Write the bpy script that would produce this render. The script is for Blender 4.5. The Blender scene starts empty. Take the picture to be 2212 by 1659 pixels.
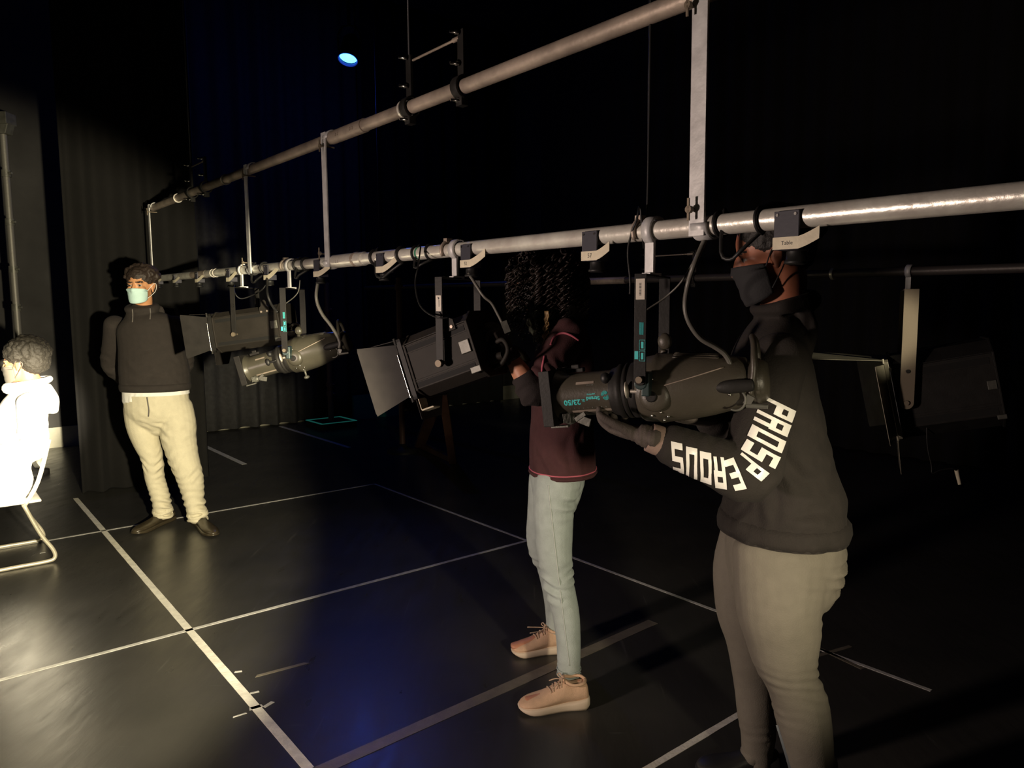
import bpy, bmesh, math, random
from mathutils import Vector, Matrix, noise
from mathutils.bvhtree import BVHTree

random.seed(7)
SC = bpy.context.scene
COL = SC.collection
V = Vector
R = math.radians
UP = V((0, 0, 1))

# ------------------------------------------------------------------ camera
FPX, CX, CY = 1600.0, 1106.0, 829.5
CAM = V((0, 0, 1.47))
PITCH, ROLL = R(5.9), 0.008
FWD = V((0, math.cos(PITCH), -math.sin(PITCH)))
_r0, _u0 = V((1, 0, 0)), V((0, math.sin(PITCH), math.cos(PITCH)))
RGT = (_r0 * math.cos(ROLL) - _u0 * math.sin(ROLL)).normalized()
UPC = (_u0 * math.cos(ROLL) + _r0 * math.sin(ROLL)).normalized()
cd = bpy.data.cameras.new('camera')
cam = bpy.data.objects.new('camera', cd)
COL.objects.link(cam)
cd.sensor_width = 36.0
cd.lens = FPX / 2212 * 36.0
cd.clip_start = 0.05
cd.clip_end = 60
cam.matrix_world = Matrix(((RGT.x, UPC.x, -FWD.x, CAM.x), (RGT.y, UPC.y, -FWD.y, CAM.y),
                           (RGT.z, UPC.z, -FWD.z, CAM.z), (0, 0, 0, 1)))
SC.camera = cam

# ------------------------------------------------------------------ exposure, world, lights
SC.view_settings.view_transform = 'Standard'
SC.view_settings.look = 'None'
SC.view_settings.gamma = 1.0
SC.view_settings.use_curve_mapping = False
SC.view_settings.exposure = 0.0
w = bpy.data.worlds.new('dark_room')
SC.world = w
w.use_nodes = True
w.node_tree.nodes['Background'].inputs[0].default_value = (0.5, 0.55, 0.75, 1)
w.node_tree.nodes['Background'].inputs[1].default_value = 0.004


def spot(name, loc, target, energy, size, blend, radius, col):
    d = bpy.data.lights.new(name, 'SPOT')
    d.energy, d.spot_size, d.spot_blend, d.shadow_soft_size, d.color = energy, R(size), blend, radius, col
    o = bpy.data.objects.new(name, d)
    COL.objects.link(o)
    o.location = loc
    o.rotation_euler = (V(target) - V(loc)).to_track_quat('-Z', 'Y').to_euler()
    return o


def ray(px, py):
    return FWD + RGT * ((px - CX) / FPX) - UPC * ((py - CY) / FPX)


def P(px, py, d):
    r = ray(px, py)
    return CAM + r * (d / r.y)


def G(px, py, z=0.0):
    r = ray(px, py)
    return CAM + r * ((z - CAM.z) / r.z)


def proj(p):
    v = p - CAM
    z = v.dot(FWD)
    return CX + FPX * v.dot(RGT) / z, CY - FPX * v.dot(UPC) / z


KEY = V((0.42, 0.15, 1.30))
spot('key_lamp_beam', KEY, (-2.80, 3.98, 0.72), 1750, 44, 0.32, 0.04, (1.0, 0.86, 0.58))
spot('key_lamp_hot_centre', KEY, (-3.00, 4.4, 0.80), 12000, 11, 0.6, 0.04, (1.0, 0.88, 0.66))
spot('bench_lamp_beam', (1.10, 0.20, 1.15), (0.66, 1.95, 0.82), 165, 39, 1.0, 0.06, (1.0, 0.86, 0.60))
spot('added_fill_light', (-2.35, 0.85, 1.12), (0.10, 2.45, 1.18), 225, 96, 1.0, 0.12, (1.0, 0.78, 0.66))  # unseen fill, added to brighten the bars, jeans and shoes
spot('added_far_lamp_fill', (2.7, 0.95, 1.80), P(1900, 715, 3.75), 420, 9, 0.6, 0.05, (1.0, 0.88, 0.64))  # unseen spot, added only to brighten the lone lamp at far right

# ------------------------------------------------------------------ materials
MATS = {}


def mat(name, col, rough=0.6, metal=0.0, bump=0.0, bscale=40.0, var=0.0, vscale=8.0, emit=None, estr=0.0, spec=0.5, sheen=0.0):
    if name in MATS:
        return MATS[name]
    m = bpy.data.materials.new(name)
    m.use_nodes = True
    nt = m.node_tree
    b = nt.nodes['Principled BSDF']
    b.inputs['Base Color'].default_value = (*col, 1)
    b.inputs['Roughness'].default_value = rough
    b.inputs['Metallic'].default_value = metal
    b.inputs['Specular IOR Level'].default_value = spec
    if sheen:
        b.inputs['Sheen Weight'].default_value = sheen
    tc = nt.nodes.new('ShaderNodeTexCoord')
    if bump:
        n = nt.nodes.new('ShaderNodeTexNoise')
        n.inputs['Scale'].default_value = bscale
        n.inputs['Detail'].default_value = 4
        nt.links.new(tc.outputs['Object'], n.inputs['Vector'])
        bp = nt.nodes.new('ShaderNodeBump')
        bp.inputs['Strength'].default_value = bump
        bp.inputs['Distance'].default_value = 0.01
        nt.links.new(n.outputs['Fac'], bp.inputs['Height'])
        nt.links.new(bp.outputs['Normal'], b.inputs['Normal'])
    if var:
        n = nt.nodes.new('ShaderNodeTexNoise')
        n.inputs['Scale'].default_value = vscale
        n.inputs['Detail'].default_value = 5
        nt.links.new(tc.outputs['Object'], n.inputs['Vector'])
        cr = nt.nodes.new('ShaderNodeValToRGB')
        cr.color_ramp.elements[0].position = 0.3
        cr.color_ramp.elements[1].position = 0.7
        cr.color_ramp.elements[0].color = (*[c * (1 - var) for c in col], 1)
        cr.color_ramp.elements[1].color = (*[min(1, c * (1 + var)) for c in col], 1)
        nt.links.new(n.outputs['Fac'], cr.inputs['Fac'])
        nt.links.new(cr.outputs['Color'], b.inputs['Base Color'])
    if emit:
        b.inputs['Emission Color'].default_value = (*emit, 1)
        b.inputs['Emission Strength'].default_value = estr
    MATS[name] = m
    return m


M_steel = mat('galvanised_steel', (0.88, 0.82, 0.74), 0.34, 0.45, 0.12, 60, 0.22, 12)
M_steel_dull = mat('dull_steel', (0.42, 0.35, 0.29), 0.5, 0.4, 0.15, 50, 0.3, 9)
M_black = mat('black_paint', (0.017, 0.016, 0.015), 0.55, 0.0, 0.06, 120, 0.25, 14, spec=0.25)
M_lampgrey = mat('charcoal_lamp_paint', (0.066, 0.058, 0.044), 0.42, 0.0, 0.08, 150, 0.2, 10)
M_slot = mat('slot_black', (0.004, 0.004, 0.004), 0.8)
M_chrome = mat('bright_metal', (0.75, 0.73, 0.68), 0.2, 1.0, 0.05, 40)
M_brass = mat('worn_bolt', (0.22, 0.18, 0.13), 0.6, 0.4)
M_rubber = mat('black_rubber', (0.012, 0.012, 0.012), 0.5)
M_cable_grey = mat('grey_cable', (0.12, 0.115, 0.10), 0.4)
M_tape = mat('cloth_tape_cream', (0.72, 0.66, 0.50), 0.65, 0, 0.1, 200, 0.08, 60)
M_ink = mat('marker_ink', (0.02, 0.02, 0.025), 0.6)
M_plate = mat('socket_plate_blue_black', (0.035, 0.035, 0.05), 0.6, 0, 0.05, 100)
M_paper = mat('paper_sticker', (0.72, 0.66, 0.56), 0.6, 0, 0.03, 90)
M_teal = mat('teal_print', (0.06, 0.62, 0.62), 0.5)
M_tealdim = mat('dark_teal_panel', (0.012, 0.035, 0.032), 0.5)
M_glass = mat('lens_glass', (0.25, 0.27, 0.28), 0.08, 0.0, spec=0.8)
M_blueglow = mat('blue_lamp_lens', (0.05, 0.1, 0.9), 0.3, emit=(0.03, 0.25, 1.0), estr=14)
M_wire = mat('steel_wire', (0.12, 0.12, 0.13), 0.4, 0.6)

# ------------------------------------------------------------------ mesh builder
ORG = {}


def thing(name, label, cat, loc=(0, 0, 0), rotz=0.0, group=None):
    o = bpy.data.objects.new(name, None)
    o.empty_display_size = 0.1
    COL.objects.link(o)
    o.location = loc
    o.rotation_euler = (0, 0, rotz)
    o['label'], o['category'] = label, cat
    if group:
        o['group'] = group
    ORG[o.name] = V(loc)
    return o


def tag(o, label=None, cat=None, group=None, kind=None):
    for k, v in (('label', label), ('category', cat), ('group', group), ('kind', kind)):
        if v:
            o[k] = v
    return o


def frame_of(d, ref=UP):
    z = V(d).normalized()
    x = V(ref) - z * V(ref).dot(z)
    if x.length < 1e-4:
        x = V((1, 0, 0)) - z * z.x
        if x.length < 1e-4:
            x = V((0, 1, 0))
    x.normalize()
    return x, z.cross(x), z


def smooth_path(pts, sub=6):
    pts = [V(p) for p in pts]
    if len(pts) < 3:
        return pts
    out = []
    for i in range(len(pts) - 1):
        p0, p1, p2, p3 = pts[max(i - 1, 0)], pts[i], pts[i + 1], pts[min(i + 2, len(pts) - 1)]
        for k in range(sub):
            t = k / sub
            out.append(0.5 * ((2 * p1) + (p2 - p0) * t + (2 * p0 - 5 * p1 + 4 * p2 - p3) * t * t + (3 * p1 - p0 - 3 * p2 + p3) * t ** 3))
    out.append(pts[-1])
    return out


class MB:
    def __init__(self):
        self.v, self.f, self.s, self.mi = [], [], [], []
        self.cur = 0

    def add(self, vs, fs, smooth=True):
        o = len(self.v)
        self.v += [V(p) for p in vs]
        for f in fs:
            self.f.append([i + o for i in f])
            self.s.append(smooth)
            self.mi.append(self.cur)
        return self

    def box(self, c, size, ax=None):
        c = V(c)
        ax = ax or (V((1, 0, 0)), V((0, 1, 0)), V((0, 0, 1)))
        a, b, d = [V(ax[i]).normalized() * size[i] / 2 for i in range(3)]
        vs = [c + a * i + b * j + d * k for i in (-1, 1) for j in (-1, 1) for k in (-1, 1)]
        fs = [(0, 1, 3, 2), (4, 6, 7, 5), (0, 4, 5, 1), (2, 3, 7, 6), (0, 2, 6, 4), (1, 5, 7, 3)]
        if a.cross(b).dot(d) < 0:
            fs = [tuple(reversed(f)) for f in fs]
        return self.add(vs, fs, False)

    def prism(self, outline, h, c=(0, 0, 0), ax=None):
        """outline in (x, y) of the frame, extruded +-h/2 along its z"""
        c = V(c)
        ax = ax or (V((1, 0, 0)), V((0, 1, 0)), V((0, 0, 1)))
        n = len(outline)
        vs = [c + ax[0] * x + ax[1] * y + ax[2] * (s * h / 2) for s in (-1, 1) for x, y in outline]
        fs = [tuple(range(n))[::-1], tuple(range(n, 2 * n))] + [(i, (i + 1) % n, n + (i + 1) % n, n + i) for i in range(n)]
        return self.add(vs, fs, False)

    def cyl(self, p0, p1, r0, r1=None, n=20, smooth=True):
        p0, p1 = V(p0), V(p1)
        r1 = r0 if r1 is None else r1
        x, y, z = frame_of(p1 - p0)
        vs = []
        for p, r in ((p0, r0), (p1, r1)):
            vs += [p + (x * math.cos(2 * math.pi * i / n) + y * math.sin(2 * math.pi * i / n)) * r for i in range(n)]
        self.add(vs, [(i, (i + 1) % n, n + (i + 1) % n, n + i) for i in range(n)], smooth)
        self.add(vs, [tuple(range(n))[::-1], tuple(range(n, 2 * n))], False)
        return self

    def tube(self, pts, r, n=8, sub=6, closed=False):
        pts = smooth_path(pts, sub) if sub > 1 else [V(p) for p in pts]
        m = len(pts)
        vs = []
        x = None
        for i, p in enumerate(pts):
            t = (pts[min(i + 1, m - 1)] - pts[max(i - 1, 0)])
            if t.length < 1e-7:
                t = UP
            t.normalize()
            if x is None:
                x = frame_of(t)[0]
            else:
                x = x - t * x.dot(t)
                x = x.normalized() if x.length > 1e-5 else frame_of(t)[0]
            y = t.cross(x)
            rr = r(i / (m - 1)) if callable(r) else r
            vs += [p + (x * math.cos(2 * math.pi * k / n) + y * math.sin(2 * math.pi * k / n)) * rr for k in range(n)]
        fs = [(i * n + k, i * n + (k + 1) % n, (i + 1) * n + (k + 1) % n, (i + 1) * n + k) for i in range(m - 1) for k in range(n)]
        fs += [tuple(range(n))[::-1], tuple(range((m - 1) * n, m * n))]
        return self.add(vs, fs)

    def lathe(self, prof, c=(0, 0, 0), axis=(0, 0, 1), n=32, ref=UP, smooth=True, caps=True):
        """prof: (distance along axis, radius)"""
        c = V(c)
        x, y, z = frame_of(axis, ref)
        vs = []
        for h, r in prof:
            vs += [c + z * h + (x * math.cos(2 * math.pi * k / n) + y * math.sin(2 * math.pi * k / n)) * max(r, 1e-4) for k in range(n)]
        m = len(prof)
        fs = [(i * n + k, i * n + (k + 1) % n, (i + 1) * n + (k + 1) % n, (i + 1) * n + k) for i in range(m - 1) for k in range(n)]
        if prof[-1][0] < prof[0][0]:
            fs = [tuple(reversed(f)) for f in fs]
        self.add(vs, fs, smooth)
        if caps:
            self.add(vs[:n], [tuple(range(n))[::-1]], False)
            self.add(vs[-n:], [tuple(range(n))], False)
        return self

    def ell(self, c, rad, ax=None, n=20, m=12):
        c = V(c)
        ax = ax or (V((1, 0, 0)), V((0, 1, 0)), V((0, 0, 1)))
        vs = []
        for j in range(1, m):
            a = math.pi * j / m
            for k in range(n):
                b = 2 * math.pi * k / n
                vs.append(c + ax[0] * (rad[0] * math.sin(a) * math.cos(b)) + ax[1] * (rad[1] * math.sin(a) * math.sin(b)) + ax[2] * (rad[2] * math.cos(a)))
        vs += [c + ax[2] * rad[2], c - ax[2] * rad[2]]
        t, bt = len(vs) - 2, len(vs) - 1
        fs = [(j * n + k, (j + 1) * n + k, (j + 1) * n + (k + 1) % n, j * n + (k + 1) % n) for j in range(m - 2) for k in range(n)]
        fs += [(t, k, (k + 1) % n) for k in range(n)] + [(bt, (m - 2) * n + (k + 1) % n, (m - 2) * n + k) for k in range(n)]
        if ax[0].cross(ax[1]).dot(ax[2]) < 0:
            fs = [tuple(reversed(f)) for f in fs]
        return self.add(vs, fs)

    def limb(self, secs, ref, n=18, sub=4, round_ends=True):
        """secs: (point, half width along ref, half depth) lofted with rounded ends"""
        P0 = [(V(p), a, b) for p, a, b in secs]
        pts = smooth_path([p for p, _, _ in P0], sub) if len(P0) > 2 else [p for p, _, _ in P0]
        if len(P0) > 2:
            wid = smooth_path([V((a, b, 0)) for _, a, b in P0], sub)
        else:
            wid = [V((a, b, 0)) for _, a, b in P0]
        S = [(p, q.x, q.y) for p, q in zip(pts, wid)]
        if round_ends:
            t0 = (S[0][0] - S[1][0]).normalized()
            t1 = (S[-1][0] - S[-2][0]).normalized()
            pre, post = [], []
            for k in (0.96, 0.8, 0.5, 0.12):
                hh = math.sqrt(1 - k * k)
                m0, m1 = min(S[0][1], S[0][2]), min(S[-1][1], S[-1][2])
                pre.insert(0, (S[0][0] + t0 * hh * m0 * 0.7, S[0][1] * k, S[0][2] * k))
                post.append((S[-1][0] + t1 * hh * m1 * 0.7, S[-1][1] * k, S[-1][2] * k))
            S = pre + S + post
        m = len(S)
        vs = []
        ref = V(ref)
        for i, (p, a, b) in enumerate(S):
            t = (S[min(i + 1, m - 1)][0] - S[max(i - 1, 0)][0]).normalized()
            x = ref - t * ref.dot(t)
            x.normalize()
            y = t.cross(x)
            vs += [p + x * (a * math.cos(2 * math.pi * k / n)) + y * (b * math.sin(2 * math.pi * k / n)) for k in range(n)]
        fs = [(i * n + k, i * n + (k + 1) % n, (i + 1) * n + (k + 1) % n, (i + 1) * n + k) for i in range(m - 1) for k in range(n)]
        fs += [tuple(range(n))[::-1], tuple(range((m - 1) * n, m * n))]
        return self.add(vs, fs)

    def mesh(self, name, off=V((0, 0, 0))):
        me = bpy.data.meshes.new(name)
        me.from_pydata([p - off for p in self.v], [], self.f)
        me.polygons.foreach_set('use_smooth', self.s)
        me.polygons.foreach_set('material_index', self.mi)
        me.update()
        return me

    def build(self, name, m, parent=None, local=False, bevel=0.0):
        off = V((0, 0, 0))
        if parent is not None and not local:
            off = ORG.get(parent.name, V((0, 0, 0)))
        return link(self.mesh(name, off), name, m, parent, bevel)


def link(me, name, m, parent=None, bevel=0.0):
    for q in (m if isinstance(m, (list, tuple)) else [m]):
        me.materials.append(q)
    o = bpy.data.objects.new(name, me)
    COL.objects.link(o)
    if parent is not None:
        o.parent = parent
        if parent.name in ORG:
            ORG[o.name] = ORG[parent.name]
    if bevel:
        b = o.modifiers.new('bevel', 'BEVEL')
        b.width, b.segments, b.limit_method, b.angle_limit = bevel, 2, 'ANGLE', R(40)
    return o


def text_mesh(s, size, xform, bold=0.0):
    """writing as a mesh; xform maps (x, y) on the line of text to a point"""
    cu = bpy.data.curves.new('writing', 'FONT')
    cu.body, cu.size, cu.align_x, cu.align_y = s, size, 'CENTER', 'CENTER'
    cu.resolution_u = 3
    cu.offset = size * bold
    o = bpy.data.objects.new('writing', cu)
    COL.objects.link(o)
    dg = bpy.context.evaluated_depsgraph_get()
    me = o.evaluated_get(dg).to_mesh()
    mb = MB()
    mb.add([xform(v.co.x, v.co.y) for v in me.vertices], [tuple(p.vertices) for p in me.polygons], False)
    o.evaluated_get(dg).to_mesh_clear()
    bpy.data.objects.remove(o)
    bpy.data.curves.remove(cu)
    return mb


# ------------------------------------------------------------------ room frame
U1 = V((-0.627, 0.779, 0)).normalized()          # along the lighting bars, away from the camera
U2 = V((0.779, 0.627, 0)).normalized()           # across the stage


def W(a, b, z=0.0):
    return U1 * a + U2 * b + UP * z


def find(p0, d, px, lo=-6, hi=30):
    """the point of the line p0 + t d that stands in picture column px"""
    for _ in range(60):
        m = (lo + hi) / 2
        q = p0 + d * m
        if (q - CAM).dot(FWD) < 0.05:
            lo, hi = (m, hi) if d.dot(FWD) > 0 else (lo, m)
            continue
        x = proj(q)[0]
        if (x > px) == (d.dot(RGT) < 0):
            lo = m
        else:
            hi = m
    return p0 + d * ((lo + hi) / 2)


BAR0 = P(1430, 497, 1.90)
BZ = BAR0.z
UB = (U1 + UP * 0.0105).normalized()             # the bars hang very slightly out of level
_q = find(BAR0, UB, 1000)
TOP0 = V((BAR0.x, BAR0.y, BAR0.z + P(1000, 190, _q.y).z - _q.z))
BACK0 = P(1290, 607, 5.76)


def bar(px, dz=0.0):
    return find(BAR0, UB, px) + UP * dz


def topbar(px):
    return find(TOP0, UB, px)


def backbar(px):
    return find(BACK0, UB, px)

# ------------------------------------------------------------------ setting
def floor_material():
    m = bpy.data.materials.new('black_dance_floor')
    m.use_nodes = True
    nt = m.node_tree
    b = nt.nodes['Principled BSDF']
    tc = nt.nodes.new('ShaderNodeTexCoord')

    def noise_node(scale, detail, rot=0.0, stretch=(1, 1, 1)):
        mp = nt.nodes.new('ShaderNodeMapping')
        mp.inputs['Rotation'].default_value = (0, 0, rot)
        mp.inputs['Scale'].default_value = stretch
        n = nt.nodes.new('ShaderNodeTexNoise')
        n.inputs['Scale'].default_value = scale
        n.inputs['Detail'].default_value = detail
        nt.links.new(tc.outputs['Object'], mp.inputs['Vector'])
        nt.links.new(mp.outputs['Vector'], n.inputs['Vector'])
        return n

    def ramp(src, p0, c0, p1, c1):
        r = nt.nodes.new('ShaderNodeValToRGB')
        r.color_ramp.elements[0].position, r.color_ramp.elements[0].color = p0, (*c0, 1)
        r.color_ramp.elements[1].position, r.color_ramp.elements[1].color = p1, (*c1, 1)
        nt.links.new(src, r.inputs['Fac'])
        return r.outputs['Color']

    def mix(kind, fac, a, bb):
        x = nt.nodes.new('ShaderNodeMix')
        x.data_type, x.blend_type = 'RGBA', kind
        x.inputs[0].default_value = fac
        nt.links.new(a, x.inputs[6])
        nt.links.new(bb, x.inputs[7])
        return x.outputs[2]
    base = ramp(noise_node(2.2, 6).outputs['Fac'], 0.3, (0.034, 0.034, 0.032), 0.75, (0.052, 0.050, 0.045))
    scuff = ramp(noise_node(3.0, 5, R(-39), (14, 0.7, 1)).outputs['Fac'], 0.66, (0, 0, 0), 0.80, (0.045, 0.043, 0.04))
    scuff2 = ramp(noise_node(4.0, 6, R(20), (1.0, 9, 1)).outputs['Fac'], 0.70, (0, 0, 0), 0.82, (0.05, 0.048, 0.045))
    c = mix('ADD', 1.0, mix('ADD', 1.0, base, scuff), scuff2)
    nt.links.new(c, b.inputs['Base Color'])
    rg = ramp(noise_node(5.0, 6, R(-39), (3, 1, 1)).outputs['Fac'], 0.25, (0.26,) * 3, 0.8, (0.40,) * 3)
    nt.links.new(rg, b.inputs['Roughness'])
    b.inputs['Specular IOR Level'].default_value = 0.42
    bp = nt.nodes.new('ShaderNodeBump')
    bp.inputs['Strength'].default_value = 0.12
    bp.inputs['Distance'].default_value = 0.01
    nt.links.new(noise_node(6.0, 4, R(-39), (4, 1, 1)).outputs['Fac'], bp.inputs['Height'])
    nt.links.new(bp.outputs['Normal'], b.inputs['Normal'])
    return m


M_wall = mat('black_wall_paint', (0.030, 0.029, 0.027), 0.85, 0, 0.1, 20, 0.3, 3)
M_curtain = mat('black_serge', (0.0038, 0.0034, 0.0030), 0.95, 0, 0.25, 300, 0.2, 20, sheen=0.0)
M_skirt = mat('grey_skirting', (0.34, 0.33, 0.25), 0.5, 0, 0.05, 30, 0.2, 5)
AX = (U2, U1, UP)
A0, A1, B0, B1, HT = -2.2, 9.3, -2.6, 7.6, 5.6


def struct(name, mb, m):
    o = mb.build(name, m)
    o['kind'] = 'structure'
    return o


cA, cB = (A0 + A1) / 2, (B0 + B1) / 2
struct('floor', MB().box(W(cA, cB, -0.05), (B1 - B0 + 0.4, A1 - A0 + 0.4, 0.1), AX), floor_material())
struct('ceiling', MB().box(W(cA, cB, HT + 0.05), (B1 - B0 + 0.4, A1 - A0 + 0.4, 0.1), AX), M_wall)
struct('wall_back', MB().box(W(A1 + 0.1, cB, HT / 2), (B1 - B0, 0.2, HT), AX), M_wall)
struct('wall_front', MB().box(W(A0 - 0.1, cB, HT / 2), (B1 - B0, 0.2, HT), AX), M_wall)
struct('wall_left', MB().box(W(cA, B0 - 0.1, HT / 2), (0.2, A1 - A0, HT), AX), M_wall)
struct('wall_right', MB().box(W(cA, B1 + 0.1, HT / 2), (0.2, A1 - A0, HT), AX), M_wall)
struct('baseboard_back', MB().box(W(A1 - 0.02, cB, 0.11), (B1 - B0, 0.04, 0.22), AX), M_skirt)


M_drape_lit = mat('black_serge_lit', (0.035, 0.035, 0.036), 0.95, 0, 0.25, 300, 0.2, 20)  # black drape cloth raised in tone to carry the blue light


def drape(name, label, p0, p1, z0, z1, waves, amp, m=None):
    """a hanging cloth with soft vertical folds between two floor points"""
    d = p1 - p0
    n = V((-d.y, d.x, 0)).normalized()
    nx, nz = int(waves * 12), 14
    mb = MB()
    vs = []
    for j in range(nz + 1):
        for i in range(nx + 1):
            t, k = i / nx, j / nz
            ph = 2 * math.pi * waves * t + 0.7 * math.sin(5 * t) + 0.25 * math.sin(k * 3 + t * 9)
            a = amp * (1.25 - 0.6 * k) * (0.8 + 0.3 * math.sin(13 * t))
            vs.append(p0 + d * t + n * (a * math.sin(ph)) + UP * (z0 + (z1 - z0) * k))
    fs = [(j * (nx + 1) + i, j * (nx + 1) + i + 1, (j + 1) * (nx + 1) + i + 1, (j + 1) * (nx + 1) + i) for j in range(nz) for i in range(nx)]
    o = mb.add(vs, fs).build(name, m or M_curtain)
    s = o.modifiers.new('cloth', 'SOLIDIFY')
    s.thickness = 0.012
    return tag(o, label, 'curtain')


drape('stage_curtain', 'black masking curtain hanging behind the standing person in beige trousers', W(6.75, 0.98), W(6.75, 1.95), 0.006, 5.55, 5, 0.05)
drape('stage_curtain', 'black drape under the blue lamp on the far wall, faintly lit blue', W(9.14, 1.6), W(9.14, 4.75), 0.02, 5.55, 13, 0.06, M_drape_lit)
drape('stage_curtain', 'black drape across the far wall, right of the blue lamp', W(9.14, 4.85), W(9.14, 7.15), 0.02, 5.55, 9, 0.05)
drape('stage_curtain', 'black drape across the dark right side of the stage', W(0.2, 7.3), W(8.4, 7.3), 0.02, 5.55, 34, 0.06)


def tape(label, a0, b0, a1, b1, wd, m, kind='floor_tape'):
    p0, p1 = W(a0, b0), W(a1, b1)
    d = (p1 - p0)
    L = d.length
    d.normalize()
    s = UP.cross(d)
    n = max(2, int(L / 0.04))
    mb = MB()
    lo, hi = [], []
    for i in range(n + 1):
        q = p0 + d * (L * i / n)
        e = 0.0012 * noise.noise(q * 9)
        lo.append(q - s * (wd / 2 + e))
        hi.append(q + s * (wd / 2 + 1.3 * e))
    k = n + 1
    bt, tp = UP * 0.0003, UP * 0.0015
    vs = [q + bt for q in lo] + [q + bt for q in hi] + [q + tp for q in lo] + [q + tp for q in hi]
    fs = []
    for i in range(n):
        fs += [(2 * k + i, 2 * k + i + 1, 3 * k + i + 1, 3 * k + i)[::-1] if False else (2 * k + i, 2 * k + i + 1, 3 * k + i + 1, 3 * k + i),
               (i, k + i, k + i + 1, i + 1), (i, i + 1, 2 * k + i + 1, 2 * k + i), (k + i, 3 * k + i, 3 * k + i + 1, k + i + 1)]
    fs += [(0, 2 * k, 3 * k, k), (n, k + n, 3 * k + n, 2 * k + n)]
    return tag(mb.add(vs, fs, False).build(kind, m), label, 'tape')


M_ftape = mat('white_floor_tape', (0.86, 0.84, 0.74), 0.4, 0, 0.15, 90, 0.15, 25)
M_ftape_thin = mat('grey_white_floor_tape', (0.58, 0.58, 0.55), 0.45, 0, 0.15, 90, 0.2, 25)
M_gaff = mat('dark_gaffer_tape', (0.19, 0.17, 0.13), 0.38, 0, 0.1, 120, 0.15, 20)
tape('thick white floor tape line running from bottom edge back to the curtain', 0.6, 0.885, 6.62, 0.90, 0.034, M_ftape)
tape('thin white floor tape line crossing the thick line at the front', 3.50, -1.5, 3.50, 2.92, 0.024, M_ftape_thin)
tape('thin floor tape line passing under the shoes of the person in beige trousers', 5.50, -1.0, 5.50, 2.92, 0.020, M_ftape_thin)
tape('thin dim floor tape line behind the legs in pale jeans', 1.1, 2.93, 5.50, 2.93, 0.020, M_ftape_thin)
tape('wide dark gaffer tape strip beside the near beige trainer', 2.13, 0.90, 2.19, 2.6, 0.055, M_gaff)
tape('white floor tape line ending at the legs in grey leggings', 1.47, 0.9, 1.47, 2.25, 0.026, M_ftape)
_e0, _e1 = G(424, 955), G(528, 1003)
tape('short floor tape dash beside the right knee of beige trousers', _e0.dot(U1), _e0.dot(U2), _e1.dot(U1), _e1.dot(U2), 0.05, M_ftape_thin)
_e0, _e1 = G(606, 921), G(755, 967)
tape('short bluish floor tape dash in front of the black boom stand base', _e0.dot(U1), _e0.dot(U2), _e1.dot(U1), _e1.dot(U2), 0.045, M_ftape_thin)
_e0 = G(1790, 1410)
for lab, aa, bb in (('one arm of a faint taped cross behind the grey leggings', 0.16, 0.03), ('other arm of a faint taped cross behind the grey leggings', -0.03, 0.13)):
    tape(lab, _e0.dot(U1) - aa, _e0.dot(U2) - bb, _e0.dot(U1) + aa, _e0.dot(U2) + bb, 0.02, M_gaff)

# little scraps and chips of old tape by the thick line
for i, (px, py, a, L, wd) in enumerate(((553, 1528, 0.5, 0.05, 0.022), (580, 1522, 1.0, 0.045, 0.018), (518, 1545, 0.6, 0.05, 0.008),
                                        (515, 1451, 0.2, 0.03, 0.012), (550, 1496, 0.4, 0.035, 0.012), (610, 1446, 0.55, 0.22, 0.02), (92, 1194, 0.7, 0.03, 0.014))):
    q = G(px, py)
    dd = V((math.cos(a), math.sin(a), 0))
    o = MB().prism([(-L / 2, -wd / 2), (L / 2, -wd * 0.4), (L * 0.42, wd / 2), (-L * 0.45, wd * 0.35)], 0.0012, q + UP * 0.0009,
                   (dd, UP.cross(dd), UP)).build('tape_scrap', M_ftape_thin if i != 5 else M_gaff)
    tag(o, ('curled scrap of pale tape right of the thick line, nearest the frame bottom', 'second curled scrap of pale tape, just right of the first',
            'narrow sliver of pale tape left of the thick line', 'small fleck of tape right of the thick line, farthest from camera',
            'small fleck of tape right of the thick line, middle of the row', 'long dull tape remnant right of the thick white line',
            'bright fleck on the floor between the chair runners')[i], 'tape')

# ------------------------------------------------------------------ lighting bars
PR = 0.0242


def bar_holes(mb, px, n=8):
    return mb


def make_bar(name, label, p_of, px0, px1, far, extra, m):
    p0, p1 = p_of(px0), p_of(px1)
    root = thing(name, label, 'lighting bar', p0)
    MB().cyl(p0, p1, PR, n=28).build('pipe', m, root)
    for kind, px, ln, r, mm in extra:
        c = p_of(px)
        h = UB * (ln / 2)
        mb = MB()
        if kind == 'coupling_sleeve':
            mb.cyl(c - h, c + h, r, n=28)
            s = -U2
            for k in (-0.3, -0.23, 0.15, 0.22):
                q = c + UB * (ln * k) + s * r - UP * 0.004
                mb.cyl(q - s * 0.003, q + s * 0.002, 0.006, n=10)
        else:
            mb.cyl(c - h, c + h, r, n=28)
        mb.build(kind, mm, root)
    return root


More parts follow.
